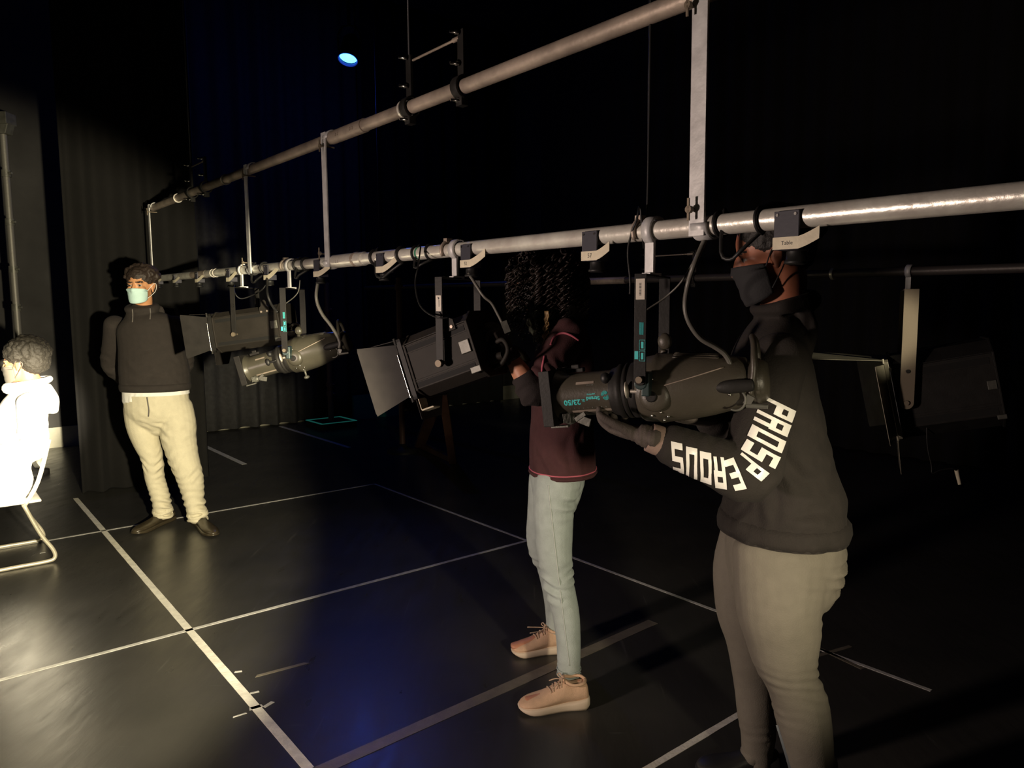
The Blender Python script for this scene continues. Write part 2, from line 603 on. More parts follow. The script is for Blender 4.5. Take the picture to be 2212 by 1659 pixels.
M_band = mat('white_tape_band', (0.7, 0.66, 0.6), 0.6, 0, 0.05, 90)
M_band_dark = mat('dark_band', (0.03, 0.03, 0.03), 0.5)
M_band_green = mat('green_tape_mark', (0.04, 0.22, 0.12), 0.6)
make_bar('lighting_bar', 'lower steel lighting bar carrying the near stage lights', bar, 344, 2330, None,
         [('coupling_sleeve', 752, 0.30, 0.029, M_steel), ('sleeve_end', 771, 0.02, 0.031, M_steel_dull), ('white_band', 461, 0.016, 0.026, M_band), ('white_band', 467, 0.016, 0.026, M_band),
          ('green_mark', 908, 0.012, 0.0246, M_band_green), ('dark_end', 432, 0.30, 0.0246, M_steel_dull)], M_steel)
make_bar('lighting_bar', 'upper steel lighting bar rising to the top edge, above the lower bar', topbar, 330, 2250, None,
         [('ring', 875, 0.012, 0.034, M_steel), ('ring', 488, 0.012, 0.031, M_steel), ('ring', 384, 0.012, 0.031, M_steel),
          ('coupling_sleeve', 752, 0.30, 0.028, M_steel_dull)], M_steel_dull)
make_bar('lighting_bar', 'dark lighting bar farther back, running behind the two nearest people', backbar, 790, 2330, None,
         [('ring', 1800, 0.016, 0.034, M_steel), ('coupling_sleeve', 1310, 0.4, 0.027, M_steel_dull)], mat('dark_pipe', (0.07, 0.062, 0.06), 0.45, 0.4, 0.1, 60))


def bolt(mb, p, d, r, h):
    d = V(d).normalized()
    mb.cyl(p, p + d * h, r, n=6, smooth=False)
    return mb


def hanger(label, px, wd=0.042):
    lo, hi = bar(px), topbar(px)
    root = thing('hanger_strap', label, 'hanger', lo, 0, 'flat steel hanger straps between the two bars')
    f = -U2
    axs = (UB, f, UP)
    mb = MB()
    mid = (lo + hi) / 2 + f * (PR + 0.004)
    mb.box(mid, (wd, 0.007, (hi - lo).z + 0.05), axs)
    mb.build('strap', M_hanger, root, bevel=0.001)
    for c, sgn, nm in ((lo, -1, 'lower_hook'), (hi, 1, 'upper_hook')):
        mb = MB()
        pts = []
        for k in range(13):
            a = R(-8 + 205 * k / 12)
            pts.append(c + (f * math.cos(a) + UP * (sgn * math.sin(a))) * (PR + 0.004))
        vs, fs = [], []
        for q in pts:
            o = (q - c).normalized() * 0.006
            vs += [q - UB * wd / 2, q + UB * wd / 2, q + UB * wd / 2 + o, q - UB * wd / 2 + o]
        for i in range(12):
            for k in range(4):
                fs.append((i * 4 + k, (i + 1) * 4 + k, (i + 1) * 4 + (k + 1) % 4, i * 4 + (k + 1) % 4))
        fs += [(0, 1, 2, 3), (51, 50, 49, 48)]
        mb.add(vs, fs, True)
        mb.build(nm, M_hanger, root)
        mb = MB()
        q = c + f * (PR + 0.008) + UP * (-sgn * 0.036) - UB * (-wd * 0.3)
        mb.cyl(q - f * 0.05, q + f * 0.014, 0.004, n=8)
        mb.cyl(q + f * 0.012, q + f * 0.022, 0.009, n=10)
        mb.box(q + f * 0.02 + UP * 0.014, (0.006, 0.004, 0.024), (UB, f, UP))
        mb.box(q + f * 0.02 - UP * 0.014, (0.006, 0.004, 0.024), (UB, f, UP))
        mb.build('wing_bolt', M_brass, root)
    return root


M_hanger = mat('pale_grey_hanger', (0.66, 0.66, 0.66), 0.5, 0.25, 0.1, 60, 0.2, 18)
hanger('wide grey hanger strap nearest the camera, above the hooded person', 1526, 0.044)
hanger('grey hanger strap beside the sleeve joint of the lower bar', 716)
hanger('grey hanger strap left of the blue lamp, above the far profile lamp', 546)
hanger('dim hanger strap above the head of the person in a blue mask', 334)


def outlet(label, px, txt=None, sz=1.0, tail=0.055, tang=0.5, tape_on=True):
    c = bar(px)
    f = -U2
    root = thing('outlet_box', label, 'outlet box', c, 0, 'labelled outlet boxes along the lower bar')
    wd, ht, th = 0.058 * sz, 0.082 * sz, 0.045
    ctr = c + f * (PR + 0.004) - UP * (ht / 2 - 0.012)
    mb = MB()
    mb.box(ctr, (wd, 0.006, ht), (UB, f, UP))
    mb.box(ctr - f * th / 2 - UP * 0.026 * sz, (wd * 0.96, th, ht * 0.36), (UB, f, UP))
    mb.build('plate', M_plate, root, bevel=0.001)
    for s in (-1, 1):
        q = ctr + UB * (s * (wd / 2 - 0.008)) + UP * (ht / 2 - 0.008) + f * 0.003
        MB().cyl(q, q + f * 0.002, 0.0032, n=10).build('screw', M_chrome, root)
    e = -UB                                            # to the right in the picture, toward the camera end
    if tape_on:
        lc = ctr - UP * (ht / 2 - 0.014 * sz) + f * 0.0036
        mb = MB()
        lh = 0.026 * sz
        vs, fs = [], []
        path = [lc - e * (wd / 2 + 0.001), lc, lc + e * (wd / 2 + 0.001)]
        bend = [path[-1] + (e * math.cos(a) + UP * math.sin(a) * tang - f * 0.10) * (tail * k / 4) for k, a in ((1, 0.40), (2, 0.46), (3, 0.50), (4, 0.53))]
        for q in path + bend:
            vs += [q - UP * lh / 2, q + UP * lh / 2, q + UP * lh / 2 + f * 0.0012, q - UP * lh / 2 + f * 0.0012]
        n = len(path) + len(bend)
        for i in range(n - 1):
            for k in range(4):
                fs.append((i * 4 + k, i * 4 + (k + 1) % 4, (i + 1) * 4 + (k + 1) % 4, (i + 1) * 4 + k))
        fs += [(0, 1, 2, 3), tuple(range(4 * n - 4, 4 * n))[::-1]]
        mb.add(vs, fs, False)
        t = mb.build('tape_label', M_tape, root)
        if txt:
            sx = (0.017 if len(txt) < 4 else 0.012) * sz
            tm = text_mesh(txt, sx, lambda x, y: lc + e * (x + 0.004) + UP * y + f * 0.0016)
            tm.build('handwriting', M_ink, t)
    q = ctr - UP * (ht / 2 + 0.004) - f * 0.012 + e * wd * 0.28
    mb = MB()
    mb.lathe([(0, 0.020), (0.018, 0.020), (0.020, 0.024), (0.025, 0.024), (0.027, 0.018)], q, -UP, 20)
    mb.build('socket', M_rubber, root)
    return root


outlet('outlet box with wide handwritten tape, above the hooded person', 1716, 'Table', 1.0, 0.05, 0.75)
outlet('outlet box labelled 57 above the curly haired person', 1290, '57', 0.98, 0.05, 0.9)
outlet('outlet box labelled 52 above the barn door lamp being handled', 1021, '52', 0.95, 0.085, 0.75)
outlet('outlet box with bent tape label right of the sleeve joint', 834, None, 0.95, 0.11, 0.75)
outlet('outlet box hanging under the hanger strap beside the sleeve joint', 696, None, 0.95, 0.11, 0.6)
outlet('outlet box between the two left hanger straps', 586, None, 0.95, 0.13, 0.7)
outlet('outlet box under the hanger strap left of the blue lamp', 503, None, 0.9, 0.13, 0.8)
outlet('outlet box with pale tape near the dark end of the bar', 434, None, 0.8, 0.14, 0.6)
outlet('small outlet box second from the far bar end', 385, None, 0.7, 0.14, 0.6)
outlet('farthest outlet box, beside the head of the masked person', 346, None, 0.7, 0.14, 0.6)

# cables wound round the lower bar
def wrap(label, pxs, r=0.0045, loops=1, sag=0.09, m=None, drop=None):
    pts = []
    c0 = bar(pxs[0])
    for k in range(loops * 10 + 1):
        a = 2 * math.pi * k / 10
        pts.append(c0 + UB * (-0.010 * k / 10) + (-U2 * math.sin(a) + UP * math.cos(a)) * (PR + r))
    c1 = bar(pxs[1])
    for k in (0.25, 0.5, 0.75):
        pts.append(c0.lerp(c1, k) - UP * (PR + sag * math.sin(math.pi * k)) - U2 * 0.03)
    for k in range(loops * 10 + 1):
        a = math.pi + 2 * math.pi * k / 10
        pts.append(c1 + UB * (-0.010 * k / 10) + (-U2 * math.sin(a) + UP * math.cos(a)) * (PR + r))
    o = MB().tube(pts, r, 8, 3).build('power_cable', m or M_rubber)
    return tag(o, label, 'cable')


wrap('black cable looped on the bar right of the nearest hanger strap', (1555, 1640), 0.0045, 1, 0.06)
wrap('black cable looped on the bar between outlet boxes right of the sleeve joint', (812, 868), 0.006, 1, 0.06)
wrap('black cable looped on the bar left of the outlet labelled 52', (902, 930), 0.0045, 1, 0.03)
wrap('black cable coiled on the bar left of the middle hanger strap', (645, 662), 0.006, 1, 0.04)
wrap('black cable coiled under the hanger strap left of the blue lamp', (548, 572), 0.006, 1, 0.05)


def clip(label, px):
    c = bar(px)
    mb = MB()
    pts = [c + UB * 0.0 + (-U2 * math.cos(a) + UP * math.sin(a)) * (PR + 0.006) for a in [R(-40 + 220 * k / 12) for k in range(13)]]
    mb.tube(pts, 0.006, 8, 1)
    mb.box(c + UP * (PR + 0.012), (0.02, 0.024, 0.012), (UB, U2, UP))
    return tag(mb.build('bar_clip', M_steel_dull), label, 'clip')


clip('small grey clip over the bar left of the outlet labelled 52', 968)
clip('small grey clip over the bar above the profile lamp in the foreground', 1384)
clip('small grey clip over the bar between the two left hanger straps', 618)

# ------------------------------------------------------------------ rigging brackets and wires
def bridle(label, p_of, pa, pb, wire_top=True, h=0.15):
    a, b = p_of(pa), p_of(pb)
    root = thing('rigging_bracket', label, 'rigging bracket', a, 0, 'rigging brackets on the bars')
    ends = []
    for c in (a, b):
        mb = MB()
        pts = [c + (-U2 * math.cos(t) + UP * math.sin(t)) * (PR + 0.007) for t in [R(-80 + 340 * k / 16) for k in range(17)]]
        vs, fs = [], []
        for q in pts:
            o = (q - c).normalized() * 0.008
            vs += [q - UB * 0.018, q + UB * 0.018, q + UB * 0.018 + o, q - UB * 0.018 + o]
        for i in range(16):
            for k in range(4):
                fs.append((i * 4 + k, (i + 1) * 4 + k, (i + 1) * 4 + (k + 1) % 4, i * 4 + (k + 1) % 4))
        mb.add(vs, fs, True)
        mb.box(c + UP * (PR + 0.012 + h / 2), (0.034, 0.012, h), (UB, U2, UP))
        mb.box(c - UP * (PR + 0.022), (0.034, 0.03, 0.03), (UB, U2, UP))
        mb.build('clamp', M_black, root, bevel=0.002)
        mb = MB()
        for z in (-(PR + 0.02), PR + 0.05, PR + h):
            mb.lathe([(0, 0.008), (0.012, 0.008), (0.014, 0.005), (0.03, 0.005)], c + UP * z - U2 * 0.012, -U2 + UB * 0.4, 10)
        mb.build('bolt', M_chrome, root)
        ends.append(c + UP * (PR + h - 0.012))
    mb = MB()
    e0, e1 = ends
    d = e1 - e0
    mb.cyl(e0 + d * 0.08, e1, 0.0045, n=10)
    mb.cyl(e0 + d * 0.86, e1 - d * 0.03, 0.008, n=10)
    mb.build('tie_rod', M_steel_dull, root)
    if wire_top:
        MB().tube([ends[0] + UP * 0.0, V((ends[0].x, ends[0].y, HT))], 0.0035, 8, 1).build('wire_rope', M_wire, root)
    return root


bridle('black rigging bracket with tie rod on the upper bar, right of the blue lamp', topbar, 886, 998)
bridle('far rigging bracket on the dim left end of the upper bar', topbar, 415, 445)
bridle('rigging bracket on the dark bar behind the foreground profile lamp', backbar, 1396, 1500)


def drop_wire(label, px, p_of, off=0.0):
    q = p_of(px) + UP * PR
    return tag(MB().tube([q, V((q.x, q.y, HT))], 0.003, 8, 1).build('wire_rope', M_wire), label, 'wire')


drop_wire('thin suspension wire left of the hanging bracket, ending on the dark bar', 822, backbar)

# ------------------------------------------------------------------ stage lights
LX, LY, LZ = V((1, 0, 0)), V((0, 1, 0)), V((0, 0, 1))
LAX = (LX, LY, LZ)


def rot_y(p, c, a):
    """tilt about the local Y axis through c (positive lowers the +X end)"""
    d = p - c
    return c + V((d.x * math.cos(a) + d.z * math.sin(a), d.y, -d.x * math.sin(a) + d.z * math.cos(a)))


def tilt(mb, c, a):
    mb.v = [rot_y(p, c, a) for p in mb.v]
    return mb


def hook_clamp(root, s=1.0, yoke_z=-0.1):
    mb = MB()
    # hook over the bar; the bar runs roughly across the lamp, so the hook is turned with it
    ub = root.matrix_basis.to_3x3().inverted() @ UB
    n = V((-ub.y, ub.x, 0)).normalized()
    pts = [(n * math.cos(t) + LZ * math.sin(t)) * (PR + 0.005) for t in [R(-60 + 250 * k / 14) for k in range(15)]]
    vs, fs = [], []
    for q in pts:
        o = q.normalized() * 0.007
        vs += [q - ub * 0.014, q + ub * 0.014, q + ub * 0.014 + o, q - ub * 0.014 + o]
    for i in range(14):
        for k in range(4):
            fs.append((i * 4 + k, (i + 1) * 4 + k, (i + 1) * 4 + (k + 1) % 4, i * 4 + (k + 1) % 4))
    fs += [(0, 1, 2, 3), (59, 58, 57, 56)]
    mb.add(vs, fs)
    e = pts[0]
    mb.box(V((e.x, e.y, (e.z + yoke_z) / 2)), (0.028, 0.008, abs(yoke_z - e.z) + 0.004), (ub, n, LZ))
    mb.box(V((0, 0, yoke_z + 0.004)) + n * (e.dot(n) / 2), (0.028, abs(e.dot(n)) + 0.03, 0.008), (ub, n, LZ))
    o = mb.build('hook_clamp', M_hanger, root, local=True)
    mb = MB()
    q = V((0, 0, yoke_z + 0.008)) - n * 0.004
    mb.cyl(q - LZ * 0.03, q + LZ * 0.03, 0.005, n=10)
    mb.cyl(q + LZ * 0.004, q + LZ * 0.014, 0.010, n=12)
    mb.box(q + LZ * 0.022 + n * 0.011, (0.006, 0.012, 0.018), (ub, n, LZ))
    mb.box(q + LZ * 0.022 - n * 0.011, (0.006, 0.012, 0.018), (ub, n, LZ))
    mb.build('wing_nut', M_chrome, o)
    return o


def yoke(root, half, top, piv, wd=0.028, th=0.005, m=None, back=0.0):
    """U bracket: two flat arms at y=+-half from the pivot up to a cross piece"""
    m = m or M_black
    out = []
    mb = MB()
    mb.box((back, 0, top), (wd, 2 * half + th, th), LAX)
    out.append(mb.build('yoke_bridge', m, root, local=True, bevel=0.001))
    for s in (1, -1):
        pts = []
        for k in range(9):
            a = math.pi * k / 8
            pts.append((wd / 2 * math.cos(a + math.pi), -0.0 - wd / 2 * math.sin(a)))
        outline = [(x, piv.z + z - 0.0) for x, z in pts] + [(wd / 2, top), (-wd / 2, top)]
        mb = MB().prism([(x + back, z) for x, z in outline], th, (0, s * half, 0), (LX, LZ, -LY))
        out.append(mb.build('yoke_arm', m, root, local=True, bevel=0.001))
    return out


def sticker(arm, y, z, wd, ht, txt, s=1, x0=0.0):
    o = MB().box((x0, y, z), (wd, 0.0012, ht), LAX).build('sticker', M_paper, arm, local=True)
    # local +Y is the side toward the camera, seen with +X to the left
    mb = MB()
    n = 9
    for k in range(n):                       # illegible small print running down the sticker
        zz = z + ht * (0.28 - 0.56 * k / (n - 1)) * (1 if txt == 'code' else 0.7)
        mb.box((x0 - (0.0 if txt == 'code' else 0.002), y + s * 0.0008, zz), (wd * (0.22 if txt == 'code' else 0.12), 0.0005, ht * 0.035), LAX)
    if txt == 'mark':
        mb.prism([(-0.004, 0), (0.004, 0.004), (0.001, -0.006)], 0.0005, (x0 - 0.001, y + s * 0.0008, z + ht * 0.34), (LX, LZ, -LY))
    mb.build('sticker_print', M_ink, arm, local=True)
    return o


def fresnel(name, label, loc, aim, tl, drop=0.37, sc=1.0, leaves=None, stick=None, m=None, lug=True, lens=M_glass, group='black box lamps with barn doors', cables=True, rear_len=0.185, front_len=0.135, up=0.024, arm_w=0.028, leaf_m=None, arm_m=None, leaf_glint=False):
    m = m or M_boxlamp
    yaw = math.atan2(aim[1], aim[0])
    root = thing(name, label, 'stage light', loc, yaw, group)
    bpy.context.view_layer.update()
    top = -0.10
    piv = V((0, 0, -drop))
    hook_clamp(root, 1, top)
    hy = 0.135 * sc
    arms = yoke(root, hy, top, piv, arm_w, 0.005, arm_m)
    if stick:
        sticker(arms[1], hy + 0.0035, -0.185, 0.020, 0.052, stick, 1)
    fx, rx = front_len * sc, -rear_len * sc
    pz = piv.z + up
    a = R(tl)
    # body: chamfered box profile extruded along X
    prof = [(-0.062, 0.112), (0.062, 0.112), (0.106, 0.080), (0.106, -0.080), (0.062, -0.112), (-0.062, -0.112), (-0.106, -0.080), (-0.106, 0.080)]
    prof = [(y * sc, z * sc) for y, z in prof]
    L = fx - rx
    body = MB().prism(prof, L, ((fx + rx) / 2, 0, pz), (LY, LZ, LX))
    tilt(body, piv, a)
    B = body.build('lamp_body', m, root, local=True, bevel=0.003)
    # long dark ventilation slots and raised ribs on both cheeks
    for s in (1, -1):
        for z in (0.063, -0.066):
            mb = MB().box(((fx + rx) / 2 + 0.002, s * 0.1065 * sc, pz + z * sc), (L * 0.92, 0.002, 0.017 * sc), LAX)
            tilt(mb, piv, a).build('vent_slot', M_slot, B, local=True)
            mb = MB()
            for dz in (0.013, 0.020, -0.012):
                mb.box(((fx + rx) / 2, s * 0.107 * sc, pz + (z + dz) * sc), (L * 0.98, 0.004, 0.003), LAX)
            tilt(mb, piv, a).build('rib', m, B, local=True)
        mb = MB()
        q = V((0, s * hy, piv.z))
        mb.cyl(q - LY * s * 0.03, q + LY * s * 0.010, 0.006, n=12)
        mb.cyl(q + LY * s * 0.004, q + LY * s * 0.014, 0.012, n=16)
        mb.build('tilt_bolt', M_brass, root, local=True)
        mb = MB()
        mb.cyl((0, s * (hy + 0.002), piv.z + 0.16), (0, s * (hy + 0.008), piv.z + 0.16), 0.010, n=14)
        mb.build('yoke_screw', M_black, root, local=True)
    # end rim plates
    for x in (fx, rx):
        pr = [(y * 1.05, z * 1.04) for y, z in prof]
        mb = MB().prism(pr, 0.010, (x, 0, pz), (LY, LZ, LX))
        tilt(mb, piv, a).build('front_rim' if x == fx else 'rear_plate', m, root, local=True, bevel=0.002)
    # latches at the back corner
    for s in (1, -1):
        mb = MB().box((rx + 0.028, s * 0.110 * sc, pz + 0.002), (0.040, 0.010, 0.044), LAX)
        mb.box((rx + 0.012, s * 0.112 * sc, pz - 0.082 * sc), (0.040, 0.012, 0.022), LAX)
        tilt(mb, piv, a).build('latch', M_lightgrey, root, local=True, bevel=0.002)
    if lug:
        mb = MB()
        ol = [(-0.030, 0.0), (0.030, 0.0), (0.030, 0.035), (0.016, 0.045), (0.014, 0.066), (0.007, 0.075), (-0.007, 0.075), (-0.014, 0.066), (-0.016, 0.045), (-0.030, 0.035)]
        mb.prism(ol, 0.006, (rx + 0.070, 0.112 * sc, pz + 0.068 * sc), (LX, LZ, -LY))
        tilt(mb, piv, a)
        lg = mb.build('safety_lug', m, root, local=True, bevel=0.001)
        mb = MB()
        for dx in (-0.018, 0.018):
            q = V((rx + 0.070 + dx, 0.115 * sc, pz + 0.068 * sc + 0.012))
            mb.cyl(q, q + LY * 0.004, 0.0055, n=12)
        q = V((rx + 0.070, 0.115 * sc, pz + 0.068 * sc + 0.060))
        tilt(mb, piv, a).build('rivet', M_steel_dull, lg, local=True)
        mb = MB().cyl(q, q + LY * 0.0015, 0.005, n=12)
        tilt(mb, piv, a).build('hole', M_slot, lg, local=True)
    # lens
    mb = MB().lathe([(0, 0.085 * sc), (0.004, 0.08 * sc), (0.014, 0.05 * sc), (0.018, 0.0)], (fx + 0.004, 0, pz), LX, 32)
    tilt(mb, piv, a).build('lens', lens, root, local=True)
    # barn door frame and leaves
    hs = 0.104 * sc
    mb = MB()
    for s in (1, -1):
        mb.box((fx + 0.018, s * hs, pz), (0.020, 0.012, 2 * hs + 0.012), LAX)
        mb.box((fx + 0.018, 0, pz + s * hs), (0.020, 2 * hs + 0.012, 0.012), LAX)
        for t in (1, -1):
            mb.cyl((fx + 0.03, s * (hs + 0.004), pz + t * (hs - 0.012)), (fx + 0.03, s * (hs + 0.004), pz + t * (hs + 0.012)), 0.006, n=10)
    tilt(mb, piv, a)
    F = mb.build('barn_door_frame', leaf_m or M_black, root, local=True, bevel=0.001)
    mb = MB().cyl((fx + 0.032, hs + 0.010, pz - hs * 0.95), (fx + 0.032, hs + 0.010, pz + hs * 0.55), 0.0028, n=10)  # bright rod put in as the lit edge of the frame
    tilt(mb, piv, a).build('lit_edge_rod', M_chrome, F, local=True)
    if leaf_glint:  # cream quad: strong light on the bottom leaf, put in as a shape
        mb = MB().prism([(hs * 0.98, -hs - 0.045), (hs * 0.55, -hs - 0.052), (hs * 0.50, -hs - 0.004), (hs * 0.98, -hs - 0.004)], 0.002, (fx + 0.012, 0, pz), (LY, LZ, LX))
        mb.prism([(hs * 0.98, -hs - 0.045), (hs * 0.55, -hs - 0.052), (hs * 0.60, -hs - 0.056), (hs * 0.95, -hs - 0.050)], 0.05, (fx - 0.012, 0, pz), (LY, LZ, LX))
        tilt(mb, piv, a).build('leaf_glint_patch', M_tape, F, local=True)
    for side, ang, ln, w0, w1 in leaves or (('left', 14, 0.145, 0.185, 0.265), ('right', 25, 0.145, 0.185, 0.265), ('bottom', 78, 0.075, 0.18, 0.15), ('top', 6, 0.12, 0.19, 0.20)):
        th = R(ang)
        x0 = fx + 0.030
        if side in ('left', 'right'):
            s = 1 if side == 'left' else -1
            ax_out = LX * math.cos(th) + LY * (s * math.sin(th))
            ax_w, c0 = LZ, V((x0, s * (hs + 0.005), pz))
        else:
            s = 1 if side == 'top' else -1
            ax_out = LX * math.cos(th) + LZ * (s * math.sin(th))
            ax_w, c0 = LY, V((x0, 0, pz + s * (hs + 0.005)))
        ol = [(0, -w0 / 2), (ln * 0.98, -w1 / 2 + 0.008), (ln, -w1 / 2 + 0.02), (ln, w1 / 2 - 0.02), (ln * 0.98, w1 / 2 - 0.008), (0, w0 / 2)]
        ol = [(x * sc, y * sc) for x, y in ol]
        nn = ax_out.cross(ax_w)
        mb = MB().prism(ol, 0.0022, c0, (ax_out, ax_w, nn))
        tilt(mb, piv, a).build('barn_door_leaf', leaf_m or M_leaf, root, local=True)
    if cables:
        # rear gland with cable ring
        mb = MB().lathe([(0, 0.02), (-0.03, 0.018), (-0.05, 0.012)], (rx - 0.005, 0.03, pz - 0.06), LX, 16)
        mb.tube([V((rx - 0.01, 0.02, pz - 0.02)), V((rx - 0.07, 0.03, pz - 0.01)), V((rx - 0.085, 0.04, pz - 0.05)), V((rx - 0.05, 0.04, pz - 0.085)), V((rx - 0.01, 0.03, pz - 0.09))], 0.008, 8)
        tilt(mb, piv, a).build('rear_handle', m, root, local=True)
    root['pivot_z'] = piv.z
    del root['pivot_z']
    return root


M_boxlamp = mat('black_box_lamp_paint', (0.024, 0.021, 0.018), 0.6, 0.0, 0.08, 150, 0.2, 10, spec=0.2)
M_lightgrey = mat('worn_grey_metal', (0.11, 0.11, 0.095), 0.45, 0.3, 0.1, 80, 0.25, 20)
M_leaf = mat('barn_door_black', (0.017, 0.015, 0.014), 0.6, 0.0, 0.04, 60, 0.25, 18, spec=0.25)


def profile(name, label, loc, aim, tl, drop=0.375, stick=None, m=None, textsize=None, knob_down=False, group='profile spotlights on the lower bar'):
    m = m or M_lampgrey
    yaw = math.atan2(aim[1], aim[0])
    root = thing(name, label, 'stage light', loc, yaw, group)
    bpy.context.view_layer.update()
    top = -0.115
    piv = V((0, 0, -drop))
    a = R(tl)
    hook_clamp(root, 1, top)
    hy = 0.125
    arms = yoke(root, hy, top, piv, 0.030, 0.005)
    if stick:
        sticker(arms[1], hy + 0.0035, top - 0.035, 0.022, 0.050, stick, 1)
    # teal printing near the foot of the arm
    ar = arms[1]
    mb = MB()
    for (x, z, wd, ht) in ((-0.004, -0.245, 0.010, 0.030), ):
        for k in range(5):
            mb.box((x - 0.004 + k * 0.0022, hy + 0.0032, z), (0.0009, 0.0006, ht), LAX)
    for x, z in ((-0.006, -0.285), (-0.006, -0.312)):
        for dx in (-0.007, 0.007):
            mb.box((x + dx, hy + 0.0032, z), (0.0009, 0.0006, 0.024), LAX)
        for dz in (-0.012, 0.012):
            mb.box((x, hy + 0.0032, z + dz), (0.014, 0.0006, 0.0009), LAX)
        mb.box((x, hy + 0.0032, z), (0.006, 0.0006, 0.016), LAX)
    mb.box((0.0085, hy + 0.0032, -0.310), (0.009, 0.0006, 0.020), LAX)
    mb.build('arm_print', M_teal, ar, local=True)
    cz = piv.z - 0.035
    C = V((0, 0, cz))
    T = lambda mb: tilt(mb, piv, a)
    # housing
    mb = MB().lathe([(0.03, 0.078), (0.022, 0.084), (-0.012, 0.087), (-0.02, 0.092), (-0.028, 0.089), (-0.045, 0.088), (-0.09, 0.086), (-0.15, 0.078), (-0.20, 0.068), (-0.235, 0.060), (-0.24, 0.055)], C, LX, 48)
    H = T(mb).build('lamp_housing', m, root, local=True)
    mb = MB().lathe([(-0.238, 0.052), (-0.262, 0.054), (-0.276, 0.050), (-0.285, 0.042), (-0.288, 0.0)], C, LX, 40)
    mb.lathe([(-0.255, 0.054), (-0.262, 0.057), (-0.268, 0.054)], C, LX, 40, caps=False)
    T(mb).build('rear_cap', m, root, local=True)
    # fins on the shoulder of the housing
    mb = MB()
    for k in range(6):
        an = R(64 + k * 9)
        r = 0.084
        pts = []
        for x in (-0.065, -0.10, -0.14, -0.178):
            rr = 0.089 - max(0, (-x - 0.045)) * 0.12
            pts.append(C + V((x, math.cos(an) * rr, math.sin(an) * rr)))
        mb.tube(pts, 0.0028, 6, 3)
    T(mb).build('cooling_fin', m, H, local=True)
    # oblique seam line along the flank
    pts = [C + V((x, math.cos(an) * rr, math.sin(an) * rr)) for x, an, rr in ((-0.045, R(8), 0.0885), (-0.10, R(16), 0.0855), (-0.15, R(26), 0.0785), (-0.19, R(38), 0.0705))]
    T(MB().tube(pts, 0.0016, 6, 4)).build('seam', M_steel_dull, H, local=True)
    # round boss on the flank
    mb = MB().lathe([(0.0, 0.040), (0.008, 0.040), (0.016, 0.036), (0.020, 0.026), (0.0215, 0.014), (0.020, 0.0)], C + V((-0.022, 0.074, -0.012)), LY + LX * -0.05, 32)
    bs = T(mb).build('side_boss', m, root, local=True)
    mb = MB().lathe([(0.0, 0.040), (0.008, 0.040), (0.016, 0.036), (0.020, 0.026), (0.0215, 0.014), (0.020, 0.0)], C + V((-0.022, -0.074, -0.012)), -LY, 32)
    T(mb).build('side_boss', m, root, local=True)
    mb = MB().lathe([(0.0, 0.014), (0.003, 0.014), (0.004, 0.011)], C + V((-0.016, 0.094, -0.012)), LY, 24)
    T(mb).build('boss_cap', M_black, bs, local=True)
    # rivets
    mb = MB()
    for x, an in ((-0.03, -38), (-0.005, -45), (-0.045, -50), (-0.03, -62), (-0.02, 20), (-0.20, -20), (-0.205, 5)):
        rr = 0.0895 if x > -0.06 else 0.068
        d = V((0, math.cos(R(an)), math.sin(R(an))))
        mb.ell(C + V((x, 0, 0)) + d * rr, (0.004, 0.004, 0.004), n=8, m=6)
    T(mb).build('rivet', M_chrome, root, local=True)
    # gate rings and barrel
    mb = MB().lathe([(0.024, 0.070), (0.03, 0.073), (0.05, 0.073), (0.052, 0.069), (0.056, 0.069), (0.058, 0.073), (0.064, 0.073), (0.066, 0.069), (0.070, 0.069), (0.072, 0.072), (0.084, 0.072), (0.09, 0.066), (0.105, 0.062)], C, LX, 48)
    G1 = T(mb).build('gate_ring', M_black, root, local=True)
    mb = MB().lathe([(0.095, 0.0585), (0.235, 0.0585), (0.244, 0.060), (0.256, 0.068), (0.262, 0.070)], C, LX, 48)
    BR = T(mb).build('lens_barrel', m, root, local=True)
    # colour frame holder
    s0 = 0.074
    mb = MB()
    mb.prism([(-s0, -s0), (s0, -s0), (s0, s0), (-s0, s0)], 0.004, (0.262, 0, cz), (LY, LZ, LX))
    for s in (1, -1):
        mb.box((0.274, s * s0, cz), (0.030, 0.004, 2 * s0), LAX)
    mb.box((0.274, 0, cz - s0), (0.030, 2 * s0, 0.004), LAX)
    mb.box((0.286, 0, cz - s0 + 0.008), (0.003, 2 * s0, 0.018), LAX)
    for s in (1, -1):
        mb.box((0.288, s * (s0 - 0.008), cz), (0.003, 0.018, 2 * s0), LAX)
    T(mb).build('colour_frame_holder', M_black, root, local=True, bevel=0.001)
    mb = MB().lathe([(0.0, 0.056), (0.010, 0.045), (0.014, 0.02), (0.015, 0.0)], (0.260, 0, cz), LX, 32)
    T(mb).build('lens', M_glass, root, local=True)
    # shutter levers, focus knob, lower knob
    mb = MB()
    ax = (V((0.25, 0.5, 0.0)).normalized(), LZ, V((0.5, -0.25, 0)).normalized())
    mb.ell(C + V((0.050, 0.079, 0.008)), (0.008, 0.022, 0.004), ax, 20, 10)
    mb.cyl(C + V((0.040, 0.077, 0.004)), C + V((0.022, 0.078, 0.002)), 0.005, n=10)
    T(mb).build('shutter_handle', M_shutter, root, local=True)
    mb = MB().ell(C + V((0.112, 0.050, 0.041)), (0.013, 0.013, 0.015), n=18, m=10)
    mb.cyl(C + V((0.112, 0.035, 0.03)), C + V((0.112, 0.050, 0.041)), 0.006, n=10)
